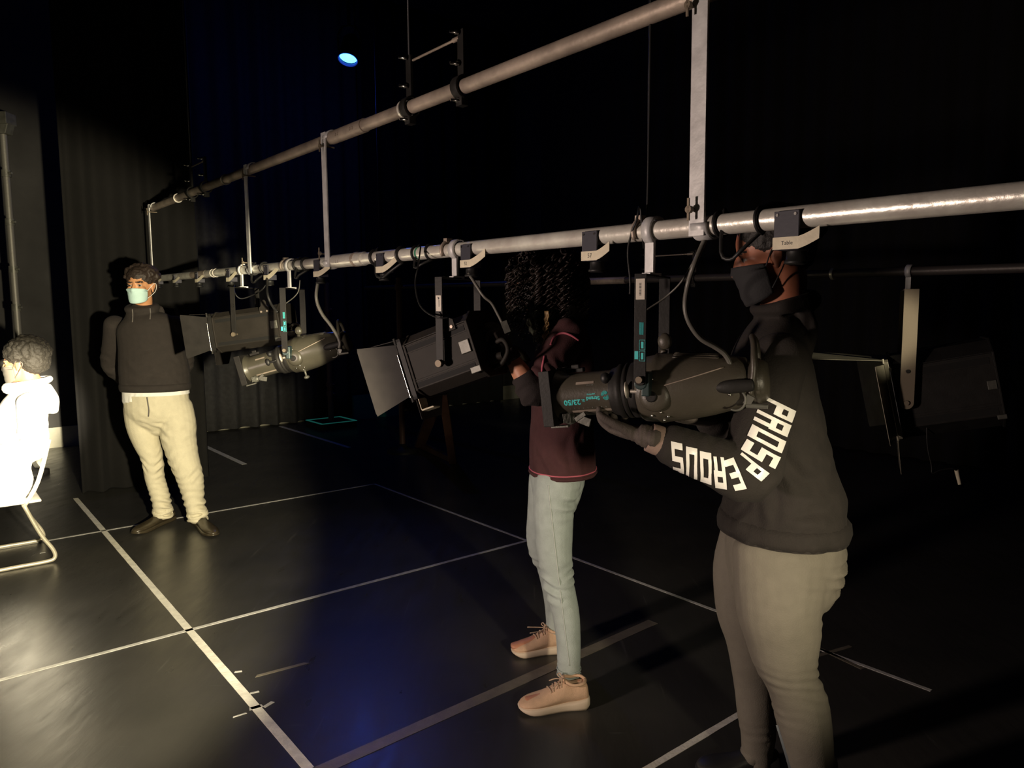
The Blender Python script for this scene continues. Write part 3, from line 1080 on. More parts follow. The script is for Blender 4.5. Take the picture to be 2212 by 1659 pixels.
    if knob_down:
        mb.ell(C + V((0.125, 0.070, 0.004)), (0.012, 0.010, 0.018), n=18, m=10)
        mb.tube([C + V((0.125, 0.070, 0.004)), C + V((0.10, 0.072, 0.0)), C + V((0.08, 0.072, 0.002))], 0.006, 8, 3)
    T(mb).build('focus_knob', M_rubber, root, local=True)
    mb = MB()
    for s, zz in ((1, 0.02), (1, -0.055), (-1, -0.055)):
        pass
    # rail slots along the barrel
    mb = MB()
    for an, x0, x1 in ((34, 0.145, 0.195), (-46, 0.105, 0.215)):
        d = V((0, math.cos(R(an)), math.sin(R(an))))
        t = LX.cross(d)
        mb.box(C + V(((x0 + x1) / 2, 0, 0)) + d * 0.0588, (x1 - x0, 0.007, 0.0016), (LX, t, d))
    T(mb).build('focus_slot', M_steel_dull, BR, local=True)
    # catch and wing nut beneath the colour frame
    mb = MB()
    q = C + V((0.225, 0.040, -0.060))
    mb.ell(q, (0.020, 0.012, 0.017), n=14, m=8)
    for k in range(6):
        mb.box(q + V((-0.006 + k * 0.004, 0.013, 0.002)), (0.0018, 0.005, 0.026), LAX)
    mb.box(q + V((0.03, 0.0, -0.020)), (0.05, 0.016, 0.006), LAX)
    mb.box(q + V((-0.042, 0.004, -0.008)), (0.034, 0.008, 0.022), (V((0.9, 0, 0.4)).normalized(), LY, V((-0.4, 0, 0.9)).normalized()))
    mb.box(q + V((-0.032, 0.006, 0.004)), (0.034, 0.008, 0.012), (V((0.9, 0, -0.5)).normalized(), LY, V((0.5, 0, 0.9)).normalized()))
    T(mb).build('frame_catch', M_lightgrey, root, local=True, bevel=0.001)
    mb = MB().box(C + V((0.21, 0.0, 0.066)), (0.05, 0.02, 0.012), LAX)
    mb.box(C + V((0.205, 0.012, 0.076)), (0.022, 0.008, 0.012), LAX)
    T(mb).build('top_catch', M_black, root, local=True, bevel=0.002)
    # tilt lock on each side, T knob behind
    for s in (1, -1):
        q = V((0, s * hy, piv.z))
        mb = MB().cyl(q - LY * s * 0.045, q + LY * s * 0.006, 0.006, n=12)
        mb.cyl(q + LY * s * 0.003, q + LY * s * 0.012, 0.0085, n=16)
        mb.build('tilt_bolt', M_brass, root, local=True)
        mb = MB().prism([(0.016 * math.cos(t), 0.014 * math.sin(t) - 0.012) for t in [2 * math.pi * k / 16 for k in range(16)]], 0.010, (0, s * (hy - 0.008), piv.z), (LX, LZ, -LY))
        mb.box((-0.012, s * (hy - 0.022), piv.z - 0.012), (0.02, 0.034, 0.06), LAX)
        mb.build('tilt_bracket', M_tealgrey, root, local=True, bevel=0.003)
    q = V((-0.030, -0.03, piv.z + 0.012))
    mb = MB().tube([q + V((0.012, 0.0, 0.0)), q + V((0.006, 0, 0.03)), q + V((0, 0, 0.05))], 0.010, 10, 4)
    mb.ell(q + V((-0.004, 0, 0.072)), (0.019, 0.012, 0.022), n=18, m=10)
    T(mb).build('lock_knob', m, root, local=True)
    if knob_down:
        mb = MB()
        mb.tube([C + V((-0.03, 0.03, -0.08)), C + V((-0.03, 0.03, -0.11))], 0.005, 8, 1)
        mb.ell(C + V((-0.03, 0.03, -0.118)), (0.014, 0.014, 0.009), n=16, m=8)
        T(mb).build('lower_knob', M_lightgrey, root, local=True)
    # back handle: two bars bent over the rear cap, hinge strap and latch ring
    mb = MB()
    for y in (0.052, -0.030):
        mb.tube([C + V((-0.245, y, -0.030)), C + V((-0.258, y + 0.004, 0.02)), C + V((-0.262, y, 0.06)), C + V((-0.262, y * 0.6, 0.092)), C + V((-0.258, y * 0.2, 0.106)), C + V((-0.256, 0, 0.110))], 0.0075, 10, 5)
    T(mb).build('rear_handle', m, root, local=True)
    mb = MB()
    pts = [C + V((x, 0.064 + (0.006 if x < -0.19 else 0), z)) for x, z in ((-0.165, -0.004), (-0.195, -0.004), (-0.23, -0.004), (-0.255, -0.004))]
    mb.limb([(p, wv, 0.008) for p, wv in zip(pts, (0.010, 0.016, 0.016, 0.014))], LZ, 14, 3)
    T(mb).build('hinge_strap', M_black, root, local=True)
    mb = MB()
    ring = [C + V((-0.212 + 0.024 * math.cos(t), 0.066 - 0.010 * math.sin(t) * 0 + (0.0), -0.036 + 0.026 * math.sin(t))) for t in [R(100 + 200 * k / 12) for k in range(13)]]
    mb.tube(ring, 0.003, 8, 2)
    mb.box(C + V((-0.243, 0.062, -0.040)), (0.018, 0.010, 0.024), (V((0.8, 0, 0.5)).normalized(), LY, V((-0.5, 0, 0.8)).normalized()))
    mb.cyl(C + V((-0.236, 0.062, -0.052)), C + V((-0.285, 0.064, -0.058)), 0.0065, 0.005, 10)
    T(mb).build('latch', M_lightgrey, root, local=True)
    # printed panel: teal lettering, upside down because the lamp hangs
    if textsize:
        def wrapxf(cx, an0, sgn=1):
            def f(x, y):
                rr = 0.0592
                an = an0 - y / rr
                # seen from +Y with +X to the left; the writing is turned half a circle
                return rot_y(C + V((cx + x, math.cos(an) * rr, math.sin(an) * rr)), piv, a)
            return f
        for s, sz, cx, an in (('23/50', 0.0205, 0.2080, -15), ('SL', 0.0095, 0.1765, -12), ('Strand', 0.0142, 0.1485, -8), ('LIGHTING', 0.0050, 0.1530, 3)):
            text_mesh(s, sz, wrapxf(cx, R(an)), 0.03).build('lettering', M_teal, BR, local=True)
        mb = MB()
        for k in range(5):
            rad = 0.0034 + 0.0015 * k
            for h in (0, math.pi):
                pts = []
                for j in range(12):
                    t = h + 0.5 + math.pi * 0.85 * j / 11
                    pts.append(wrapxf(0.1140, R(-3))(rad * math.cos(t) + (0.0014 if h else -0.0014), rad * 1.25 * math.sin(t)))
                mb.tube(pts, 0.00055, 5, 1)
        mb.build('swirl_emblem', M_teal, BR, local=True)
        for k, ch in enumerate('123456789'):
            text_mesh(ch, 0.0055, wrapxf(0.218 - k * 0.0125, R(-34))).build('scale_mark', M_scaleprint, BR, local=True)
        text_mesh('4 5 6 7 8', 0.005, wrapxf(0.155, R(27))).build('scale_mark', M_scaleprint, BR, local=True)
    return root


M_shutter = mat('bare_shutter_metal', (0.62, 0.58, 0.5), 0.35, 0.5)
M_tealgrey = mat('teal_grey_bracket', (0.03, 0.055, 0.055), 0.4, 0.2)
M_scaleprint = mat('grey_print', (0.22, 0.25, 0.23), 0.6)
M_gloss = mat('glossy_charcoal', (0.060, 0.056, 0.042), 0.33, 0.0, 0.04, 60, 0.15, 10)

q = bar(1413)
profile('profile_spotlight', 'large charcoal profile spotlight in the foreground with teal lettering, held by the hooded person', q, (-0.91, 0.42), 6.5, 0.37, 'code', textsize=1)
PROF1 = q
q = bar(630)
profile('profile_spotlight', 'far profile spotlight, brightly lit, overlapping a box lamp by the masked person', q, (-0.985, 0.10), 15, 0.415, None, M_gloss, knob_down=True)
q = bar(990)
fresnel('fresnel_lamp', 'charcoal box lamp with open barn doors, touched by the curly haired person', q, (-0.90, 0.43), 19, 0.385, 1.0, stick='mark', rear_len=0.125, leaf_glint=True)
FRES1 = q
q = bar(527)
fresnel('fresnel_lamp', 'far box lamp with barn doors beside the person in beige trousers', q, (-0.985, 0.17), 7, 0.36, 1.0, rear_len=0.26)
M_litleaf = mat('lit_tone_leaf', (0.30, 0.28, 0.21), 0.35, 0.3, 0.06, 50, 0.2, 12)  # leaf and frame paler than the others: lamplight mixed into the colour
M_litarm = mat('lit_tone_arm', (0.20, 0.165, 0.115), 0.6, 0, 0.05, 60)  # yoke arm toned lighter, with the light falling on it in the colour
q = backbar(1966)
fresnel('fresnel_lamp', 'lone lamp at far right, black body with one bright barn door leaf', q, (-0.90, 0.43), 12, 0.67, 1.95,
        leaves=(('left', 80, 0.12, 0.19, 0.22), ('right', 60, 0.14, 0.19, 0.24), ('bottom', 85, 0.10, 0.19, 0.20), ('top', 13, 0.25, 0.25, 0.34)), lug=False, m=M_black,
        front_len=0.02, rear_len=0.21, up=0.02, arm_w=0.066, leaf_m=M_litleaf, arm_m=M_litarm)

# ------------------------------------------------------------------ cables of the lamps
def cable(label, pts, r, m, name='power_cable'):
    return tag(MB().tube(pts, r, 10, 6).build(name, m), label, 'cable')


cable('grey power cable curving from the bar down to the foreground profile lamp', [bar(1524) - UP * 0.03, P(1500, 570, 1.78), P(1486, 615, 1.80), P(1480, 660, 1.80), P(1488, 695, 1.80), P(1512, 730, 1.80), P(1545, 750, 1.80), P(1566, 766, 1.80), P(1578, 790, 1.80), P(1577, 815, 1.81)], 0.0062, M_cable_grey)
cable('thin safety cable slung behind the near profile lamp yoke', [bar(1524) - UP * 0.03, P(1478, 600, 1.86), P(1440, 640, 1.9), P(1400, 668, 1.9), P(1376, 690, 1.88)], 0.0025, M_cable_grey, 'safety_cable')
cable('dark cable dropping from the bar clip behind the near profile lamp', [V((bar(1400).x, bar(1400).y + 0.02, HT)), bar(1400) + UP * 0.30, bar(1397) + UP * 0.06 - U2 * 0.03, bar(1384) - UP * 0.0 - U2 * 0.033, bar(1368) - UP * 0.05 - U2 * 0.02, bar(1362) - UP * 0.12, bar(1362) - UP * 0.16], 0.003, M_rubber)
cable('thin black safety cable looping down to the near box lamp', [bar(924) + UP * 0.02 - U2 * 0.03, P(903, 575, 2.62), P(897, 610, 2.6), P(903, 650, 2.55), P(918, 672, 2.5), P(945, 686, 2.44), P(968, 686, 2.44)], 0.0028, M_rubber, 'safety_cable')
cable('grey cable from under the bar to the rear of the near box lamp', [P(1012, 590, 2.5), P(1028, 615, 2.48), P(1045, 640, 2.47), P(1062, 655, 2.47), P(1076, 680, 2.47), P(1085, 698, 2.47)], 0.005, M_cable_grey)
tag(MB().box(P(1092, 706, 2.47), (0.022, 0.016, 0.040), (V((0.9, 0, 0.35)).normalized(), LY, V((-0.35, 0, 0.9)).normalized())).build('cable_plug', M_lightgrey), 'small grey cable plug behind the gloved hand on the box lamp', 'plug')
cable('black cable looping from the bar down to the far profile lamp', [bar(690) - UP * 0.05, P(683, 640, 3.5), P(694, 675, 3.5), P(716, 705, 3.5), P(733, 735, 3.5), P(733, 752, 3.5)], 0.008, M_cable_grey)
cable('black safety cable hanging left of the far profile lamp yoke', [bar(578) - UP * 0.03, P(577, 628, 3.75), P(585, 655, 3.72), P(600, 675, 3.7)], 0.006, M_rubber, 'safety_cable')
cable('pale looped safety wire right of the far profile lamp yoke', [P(648, 605, 3.66), P(645, 628, 3.66), P(635, 642, 3.66), P(618, 655, 3.68)], 0.0025, M_cable_grey, 'safety_cable')
cable('black cable loop beside the far box lamp yoke', [bar(505) - UP * 0.07, P(507, 632, 4.25), P(520, 645, 4.25), P(545, 638, 4.25), P(566, 626, 4.2), P(576, 612, 4.2)], 0.004, M_rubber)
cable('thin cable dangling below the lone lamp at far right', [P(1985, 800, 3.75), P(2000, 880, 3.75), P(2003, 960, 3.75), P(2012, 1005, 3.75), P(2014, 1022, 3.75), P(2030, 1016, 3.75), P(2055, 1012, 3.75), P(2066, 1016, 3.75)], 0.0035, M_rubber)
tag(MB().cyl(P(2066, 1016, 3.75), P(2073, 1046, 3.75), 0.010, 0.008, 12).build('cable_plug', M_tape), 'pale plug at the end of the dangling cable, far right', 'plug')

# ------------------------------------------------------------------ blue lamp
q = P(752, 126, 7.9)
dn = (V((-0.35, -1.5, -3.6))).normalized()
root = thing('par_can', 'small lamp glowing blue high on the far side', 'stage light', q)
MB().lathe([(-0.26, 0.06), (-0.22, 0.085), (-0.02, 0.10), (0.02, 0.104), (0.021, 0.094), (-0.005, 0.092)], q, dn, 32, caps=False).build('lamp_body', M_black, root)
MB().lathe([(-0.02, 0.0925), (0.0, 0.06), (0.006, 0.0)], q, dn, 32).build('glowing_lens', M_blueglow, root)
mb = MB()
sx = V((1, 0, 0))
for s in (1, -1):
    mb.tube([q - dn * 0.1 + sx * s * 0.11, q - dn * 0.1 + sx * s * 0.115 + UP * 0.15, q - dn * 0.1 + sx * s * 0.06 + UP * 0.24], 0.01, 8, 2)
mb.tube([q - dn * 0.1 - sx * 0.06 + UP * 0.24, q - dn * 0.1 + sx * 0.06 + UP * 0.24], 0.01, 8, 1)
mb.cyl(q - dn * 0.1 + UP * 0.24, V((q.x, q.y + 0.08, HT)), 0.018, n=12)
mb.build('yoke', M_black, root)
spot('blue_lamp_beam', q + dn * 0.03, G(820, 1330), 34, 34, 0.8, 0.08, (0.03, 0.12, 1.0))
bl = bpy.data.lights.new('blue_lamp_spill', 'POINT')
bl.energy, bl.color, bl.shadow_soft_size = 12, (0.03, 0.10, 1.0), 0.09
blo = bpy.data.objects.new('blue_lamp_spill', bl)
COL.objects.link(blo)
blo.location = q + dn * 0.14

# ------------------------------------------------------------------ boom stands, base, brace
def boom(name, label, base, top_z, r, rings, m, head=None, basep=None):
    root = thing(name, label, 'boom stand', base)
    MB().cyl(base + UP * 0.02, V((base.x, base.y, top_z)), r, n=20).build('pole', m, root)
    for z in rings:
        c = V((base.x, base.y, z))
        mb = MB().cyl(c - UP * 0.03, c + UP * 0.03, r * 1.35, n=18)
        mb.lathe([(0, 0.014), (0.05, 0.014), (0.055, 0.009), (0.07, 0.009)], c, V((1, -0.4, 0)), 10)
        mb.build('pole_clamp', M_lightgrey if m is not M_brownpole else M_brownpole, root)
    if basep:
        mb = MB().box(base + UP * 0.04, (basep, basep, 0.08), AX)
        mb.build('base_plate', M_black, root, bevel=0.004)
        mb = MB()
        for s in (1, -1):
            mb.box(base + UP * 0.083 + U1 * s * basep * 0.49, (basep, 0.03, 0.006), AX)
            mb.box(base + UP * 0.083 + U2 * s * basep * 0.49, (0.03, basep, 0.006), AX)
        mb.build('edge_tape', M_tealtape, root)
    else:
        MB().lathe([(0, 0.16), (0.03, 0.16), (0.05, 0.05), (0.09, 0.03)], base, UP, 24).build('base_plate', M_black, root)
    if head:
        c = V((base.x, base.y, top_z))
        mb = MB().box(c + UP * 0.03, (0.16, 0.14, 0.10))
        mb.prism([(-0.05, -0.06), (0.05, -0.06), (0.08, 0.03), (-0.08, 0.03)], 0.10, c + UP * -0.04, (LX, LZ, -LY))
        mb.build('head_bracket', M_lightgrey, root, bevel=0.006)
    return root


M_greypole = mat('grey_boom_pole', (0.16, 0.155, 0.14), 0.5, 0.3, 0.1, 50)
M_brownpole = mat('brown_boom_pole', (0.17, 0.10, 0.08), 0.5, 0.3, 0.1, 50)
M_tealtape = mat('teal_edge_tape', (0.10, 0.30, 0.27), 0.5, emit=(0.03, 0.30, 0.24), estr=0.16)  # weak glow added, since no lamp reaches these teal edges
b = P(54, 905, 6.6)
b.z = 0.0
zt = P(10, 265, 6.6).z
boom('boom_stand', 'grey boom stand with clamps behind the seated person', b, zt, 0.028, [P(22, 375, 6.6).z, P(28, 480, 6.6).z, P(35, 582, 6.6).z, P(41, 664, 6.6).z], M_greypole, head=True)
b = G(716, 922)
boom('boom_stand', 'brownish boom stand on a black base edged with teal tape', b, P(706, 610, b.y).z, 0.035, [P(710, 668, b.y).z, P(712, 830, b.y).z, P(712, 850, b.y).z], M_brownpole, basep=0.46)
b = P(868, 900, 7.5)
b.z = 0.0
boom('boom_stand', 'dark boom stand standing behind the near barn door leaf', b, P(868, 600, 7.5).z, 0.03, [P(868, 620, 7.5).z], M_brownpole)
c = W(8.93, 4.85, 0)
tag(MB().box(V((c.x, c.y, 0.16)), (0.75, 0.05, 0.32), AX).build('flat_panel', M_tealpanel if 'M_tealpanel' in globals() else mat('green_panel', (0.03, 0.28, 0.20), 0.5)), 'low dark green panel leaning behind the teal edged base', 'panel')
# wooden stage brace behind the near box lamp
p0, p1 = G(905, 965), P(955, 838, 6.2)
d = p1 - p0
root = thing('stage_brace', 'dark brown wooden brace leaning in the shadow below the near box lamp', 'brace', p0)
M_wood = mat('dark_brown_wood', (0.10, 0.05, 0.03), 0.6, 0, 0.1, 30, 0.3, 6)
x, y, z = frame_of(d, V((1, 0, 0)))
MB().box((p0 + p1) / 2, (0.10, 0.05, d.length), (x, y, z)).build('raking_leg', M_wood, root)
e = V((p1.x + 0.02, p1.y + 0.75, 0))
MB().box((e + p1) / 2, (0.07, 0.05, (p1 - e).length), frame_of(p1 - e, V((1, 0, 0)))).build('back_leg', M_wood, root)
MB().box((e + p0) / 2 + UP * 0.03, ((e - p0).length, 0.06, 0.05), ((e - p0).normalized(), UP.cross((e - p0).normalized()), UP)).build('foot_rail', M_wood, root)

# ------------------------------------------------------------------ figures: toolkit
def fuse(mb, voxel, smooth=4, push=None):
    """weld the overlapping solids of a builder into one continuous skin"""
    me = mb.mesh('solid')
    o = bpy.data.objects.new('solid', me)
    COL.objects.link(o)
    r = o.modifiers.new('weld', 'REMESH')
    r.mode, r.voxel_size, r.use_smooth_shade = 'VOXEL', voxel, True
    if smooth:
        s = o.modifiers.new('soft', 'SMOOTH')
        s.factor, s.iterations = 0.5, smooth
    dg = bpy.context.evaluated_depsgraph_get()
    out = bpy.data.meshes.new_from_object(o.evaluated_get(dg))
    bpy.data.objects.remove(o)
    bpy.data.meshes.remove(me)
    if push:
        out.update()
        nrm = [v.normal.copy() for v in out.vertices]
        for v, n in zip(out.vertices, nrm):
            v.co += push(v.co.copy(), n)
    for p in out.polygons:
        p.use_smooth = True
    out.update()
    return out


def cut_level(me, z):
    """a clean level hem: everything below height z is cut away"""
    bm = bmesh.new()
    bm.from_mesh(me)
    bmesh.ops.bisect_plane(bm, geom=bm.verts[:] + bm.edges[:] + bm.faces[:], plane_co=(0, 0, z), plane_no=(0, 0, 1), clear_inner=True)
    bm.to_mesh(me)
    bm.free()
    me.update()
    return me


def cut_open(me, test):
    """remove the faces where test(centre) holds (an open hem or neckline)"""
    bm = bmesh.new()
    bm.from_mesh(me)
    bmesh.ops.delete(bm, geom=[f for f in bm.faces if test(f.calc_center_median())], context='FACES')
    bm.to_mesh(me)
    bm.free()
    me.update()
    return me


def cloth(folds=(), seed=0.0, fine=0.0015, fscale=14):
    """fold displacement: folds = (centre, axis, reach, height, wavelength)"""
    F = [(V(c), V(a).normalized(), r, h, wl) for c, a, r, h, wl in folds]

    def push(p, n):
        d = fine * noise.noise(p * fscale + V((seed, 0, 0)))
        for c, a, r, h, wl in F:
            q = p - c
            w2 = q.length_squared / (r * r)
            if w2 > 4:
                continue
            along = q.dot(a)
            side = q - a * along
            wob = noise.noise(side * 9 + V((seed + 3.1, wl * 50, 0))) * 2.6 + noise.noise(q * 8 + V((0, seed, 5))) * 1.3
            s = math.sin(2 * math.pi * along / wl + wob * 2.2)
            s = 1 - 2 * abs(s) ** 0.7 if False else (s * 0.6 + s * abs(s) * 0.4)
            d += h * math.exp(-w2 * 1.2) * s * max(0.0, 0.45 + 1.1 * noise.noise(q * 10 + V((seed, 7, 1))))
        return n * d
    return push


def person_part(me, name, m, root):
    me.transform(Matrix.Translation(-ORG[root.name]))
    return link(me, name, m, root)


def head_solid(mb, c, f, u, s=1.0, neck=None, jaw=1.0):
    """cranium, face, nose, ears and neck about the head centre c, facing f"""
    f = V(f).normalized()
    u = (V(u) - f * V(u).dot(f)).normalized()
    l = u.cross(f)
    A = (f, l, u)
    e = lambda x, y, z: c + f * (x * s) + l * (y * s) + u * (z * s)
    rr = lambda *t: tuple(k * s for k in t)
    mb.ell(e(-0.012, 0, 0.026), rr(0.094, 0.074, 0.088), A)
    mb.ell(e(0.026, 0, -0.045), rr(0.062, 0.058, 0.070), A)
    mb.ell(e(0.044, 0, -0.084), rr(0.036, 0.040 * jaw, 0.030), A)
    mb.ell(e(0.058, 0, -0.098), rr(0.020, 0.024, 0.016), A)
    for t in (1, -1):
        mb.ell(e(0.058, t * 0.036, -0.022), rr(0.024, 0.024, 0.020), A)      # cheek
        mb.ell(e(0.070, t * 0.030, 0.022), rr(0.014, 0.026, 0.009), A)       # brow
        mb.ell(e(0.062, t * 0.031, 0.004), rr(0.016, 0.014, 0.010), A)       # eye
        mb.ell(e(-0.006, t * 0.077, -0.010), rr(0.018, 0.007, 0.030), (( f * 0.95 + u * 0.2).normalized(), l, (u * 0.95 - f * 0.2).normalized()))
        mb.ell(e(-0.018, t * 0.081, 0.000), rr(0.008, 0.008, 0.026), ((f * 0.95 + u * 0.2).normalized(), l, (u * 0.95 - f * 0.2).normalized()))
        mb.ell(e(0.000, t * 0.077, -0.036), rr(0.010, 0.006, 0.011), A)
        mb.ell(e(0.090, t * 0.010, -0.038), rr(0.010, 0.009, 0.008), A)      # nostril wing
    mb.limb([(e(0.078, 0, 0.012), 0.008 * s, 0.010 * s), (e(0.092, 0, -0.012), 0.009 * s, 0.012 * s), (e(0.102, 0, -0.034), 0.012 * s, 0.013 * s)], l, 12, 3)
    mb.ell(e(0.080, 0, -0.063), rr(0.012, 0.024, 0.007), A)
    mb.ell(e(0.077, 0, -0.074), rr(0.012, 0.021, 0.008), A)
    if neck:
        nb = V(neck)
        mb.limb([(e(-0.020, 0, -0.01), 0.052 * s, 0.056 * s), (e(-0.022, 0, -0.085), 0.052 * s, 0.054 * s), (nb, 0.058 * s, 0.060 * s), (nb + (nb - e(-0.02, 0, -0.085)) * 0.4, 0.08 * s, 0.065 * s)], l, 18, 3)
    return e, A


def hand_solid(mb, w, d, n, s, curl=(25, 35, 25), spread=0.16, k=1.0, thumb=(0.7, 0.75, 0.35), tcurl=25, fat=1.0):
    """wrist w, fingers along d, palm facing n, thumb on the side s"""
    d = V(d).normalized()
    n = (V(n) - d * V(n).dot(d)).normalized()
    s0 = V(s)
    s = d.cross(n)
    if s.dot(s0) < 0:
        s = -s
    w = V(w)
    mb.limb([(w - d * 0.03 * k, 0.027 * k * fat, 0.020 * k * fat), (w, 0.028 * k * fat, 0.020 * k * fat), (w + d * 0.035 * k, 0.038 * k * fat, 0.017 * k * fat), (w + d * 0.075 * k, 0.041 * k * fat, 0.015 * k * fat), (w + d * 0.092 * k, 0.040 * k * fat, 0.012 * k * fat)], s, 16, 3)
    lens = (0.074, 0.082, 0.076, 0.060)
    for i in range(4):
        off = (1.5 - i)
        b = w + d * (0.086 + (0.004, 0.008, 0.005, -0.004)[i]) * k + s * off * 0.0205 * k
        dd = (d + s * off * spread * 0.5).normalized()
        pts = [(b - dd * 0.012 * k, 0.0088 * k * fat, 0.0088 * k * fat), (b, 0.0092 * k * fat, 0.0092 * k * fat)]
        ang, p = 0.0, b
        for j, fr in enumerate((0.46, 0.30, 0.24)):
            cu = curl[j] + (i - 1) * 4
            ang += R(cu)
            v = dd * math.cos(ang) + n * math.sin(ang)
            p = p + v * lens[i] * fr * k
            r = (0.0088, 0.0080, 0.0066)[j] * k * fat
            pts.append((p, r, r))
        mb.limb(pts, s, 10, 3)
    tb = w + d * 0.022 * k + s * 0.026 * k + n * 0.004 * k
    tv = (s * thumb[0] + d * thumb[1] + n * thumb[2]).normalized()
    p1 = tb + tv * 0.042 * k
    tv2 = (tv + n * math.tan(R(tcurl)) * 0.7 + d * 0.25).normalized()
    p2 = p1 + tv2 * 0.032 * k
    p3 = p2 + (tv2 + n * 0.2 + d * 0.1).normalized() * 0.025 * k
    mb.limb([(tb - tv * 0.012 * k, 0.013 * k * fat, 0.013 * k * fat), (tb, 0.0145 * k * fat, 0.0135 * k * fat), (p1, 0.0108 * k * fat, 0.0108 * k * fat), (p2, 0.010 * k * fat, 0.0098 * k * fat), (p3, 0.0078 * k * fat, 0.0074 * k * fat)], n, 10, 3)
    return p2


def paint(me, spots):
    """give the faces inside small ellipsoids another material slot: (centre, axes, radii, slot)"""
    for p in me.polygons:
        c = p.center
        for q, A, rad, slot in spots:
            d = c - q
            if sum((d.dot(A[i]) / rad[i]) ** 2 for i in range(3)) < 1:
                p.material_index = slot


def face_spots(e, A, s=1.0):
    out = []
    for t in (1, -1):
        out.append((e(0.076, t * 0.031, 0.003), A, (0.02 * s, 0.0155 * s, 0.0055 * s), 1))      # eye white
        out.append((e(0.080, t * 0.031, 0.003), A, (0.02 * s, 0.0065 * s, 0.0065 * s), 2))      # iris
        out.append((e(0.078, t * 0.033, 0.0235), A, (0.03 * s, 0.024 * s, 0.0055 * s), 2))      # eyebrow
    out.append((e(0.085, 0, -0.068), A, (0.02 * s, 0.024 * s, 0.011 * s), 3))                   # lips
    return out


def bvh_of(objs):
    vs, fs = [], []
    for me in objs:
        o = len(vs)
        vs += [v.co.copy() for v in me.vertices]
        fs += [[i + o for i in p.vertices] for p in me.polygons]
    return BVHTree.FromPolygons(vs, fs)


def face_mask(e, A, body_me, s=1.0, top=-0.006, bottom=-0.112, wide=74, bulge=0.010):
    """a cloth mask laid over nose, mouth and chin of the finished head (world space mesh)"""
    f, l, u = A
    T = bvh_of([body_me])
    na, nv = 27, 15
    rows = []
    for j in range(nv):
        t = j / (nv - 1)
        z = top + (bottom - top) * t
        row = []
        for i in range(na):
            k = 2 * i / (na - 1) - 1
            a = R(wide) * k
            zz = z - (0.014 * k * k if j < 3 else 0.0) + (0.020 * k * k * t)
            ax = e(0.005, 0, zz)
            d = (f * math.cos(a) + l * math.sin(a)).normalized()
            hit = T.ray_cast(ax + d * 0.35, -d, 0.34)
            p = hit[0] if hit[0] else ax + d * 0.08 * s
            r = (p - ax).dot(d)
            # cloth spans hollows: never closer than a smooth guess
            guess = (0.100 - 0.034 * abs(k) ** 1.7 - 0.010 * max(0, t - 0.6)) * s * (1 if t < 0.95 else 0.94)
            r = max(min(r, 0.125 * s) + 0.004, guess * 0.92 + bulge * 0.3)
            row.append((ax, d, r))
        rows.append(row)
    for _ in range(3):
        rr = [[q[2] for q in row] for row in rows]
        for j in range(nv):
            for i in range(na):
                nb = [rr[y][x] for y, x in ((j - 1, i), (j + 1, i), (j, i - 1), (j, i + 1)) if 0 <= y < nv and 0 <= x < na]
                m = sum(nb) / len(nb)
                rows[j][i] = (rows[j][i][0], rows[j][i][1], max(rr[j][i] * 0.6 + m * 0.4, rr[j][i] * 0.985))
    outer, inner = [], []
    for j in range(nv):
        pleat = 0.0014 * math.sin(j / (nv - 1) * math.pi * 6) if 2 < j < nv - 2 else 0
        for i in range(na):
            ax, d, r = rows[j][i]
            outer.append(ax + d * (r + 0.003 + pleat * (1 - abs(2 * i / (na - 1) - 1))))
            inner.append(ax + d * (r + 0.0005))
    vs = outer + inner
    N = na * nv
    fs = []
    for j in range(nv - 1):
        for i in range(na - 1):
            q = (j * na + i, (j + 1) * na + i, (j + 1) * na + i + 1, j * na + i + 1)
            fs.append(q)
            fs.append(tuple(N + x for x in reversed(q)))
    for j in range(nv - 1):
        fs.append((j * na, N + j * na, N + (j + 1) * na, (j + 1) * na))
        fs.append((j * na + na - 1, (j + 1) * na + na - 1, N + (j + 1) * na + na - 1, N + j * na + na - 1))
    for i in range(na - 1):
        fs.append((i, i + 1, N + i + 1, N + i))
        b = (nv - 1) * na
        fs.append((b + i, N + b + i, N + b + i + 1, b + i + 1))
    mb = MB().add(vs, fs)
    corners = [(outer[1 * na], outer[(nv - 3) * na], -1), (outer[1 * na + na - 1], outer[(nv - 3) * na + na - 1], 1)]
    return mb, corners


def ear_loops(root_mask, e, corners, m, s=1.0):
    for a, b, t in corners:
        mb = MB().tube([a, e(-0.004, t * 0.088, 0.014), e(-0.034, t * 0.086, -0.004), e(-0.012, t * 0.084, -0.042), b], 0.0018 * s, 6, 5)
        mb.build('ear_loop', m, root_mask)


def foot_solid(mb, heel, toe_dir, L, wd=0.05, k=1.0):
    d = V(toe_dir).normalized()
    mb.limb([(heel + d * 0.03 + UP * 0.050 * k, wd * 0.7, 0.040 * k), (heel + d * L * 0.45 + UP * 0.042 * k, wd * 0.75, 0.030 * k), (heel + d * L * 0.75 + UP * 0.031 * k, wd * 0.85, 0.018 * k), (heel + d * L * 0.93 + UP * 0.028 * k, wd * 0.65, 0.012 * k)], UP.cross(d), 16, 3)


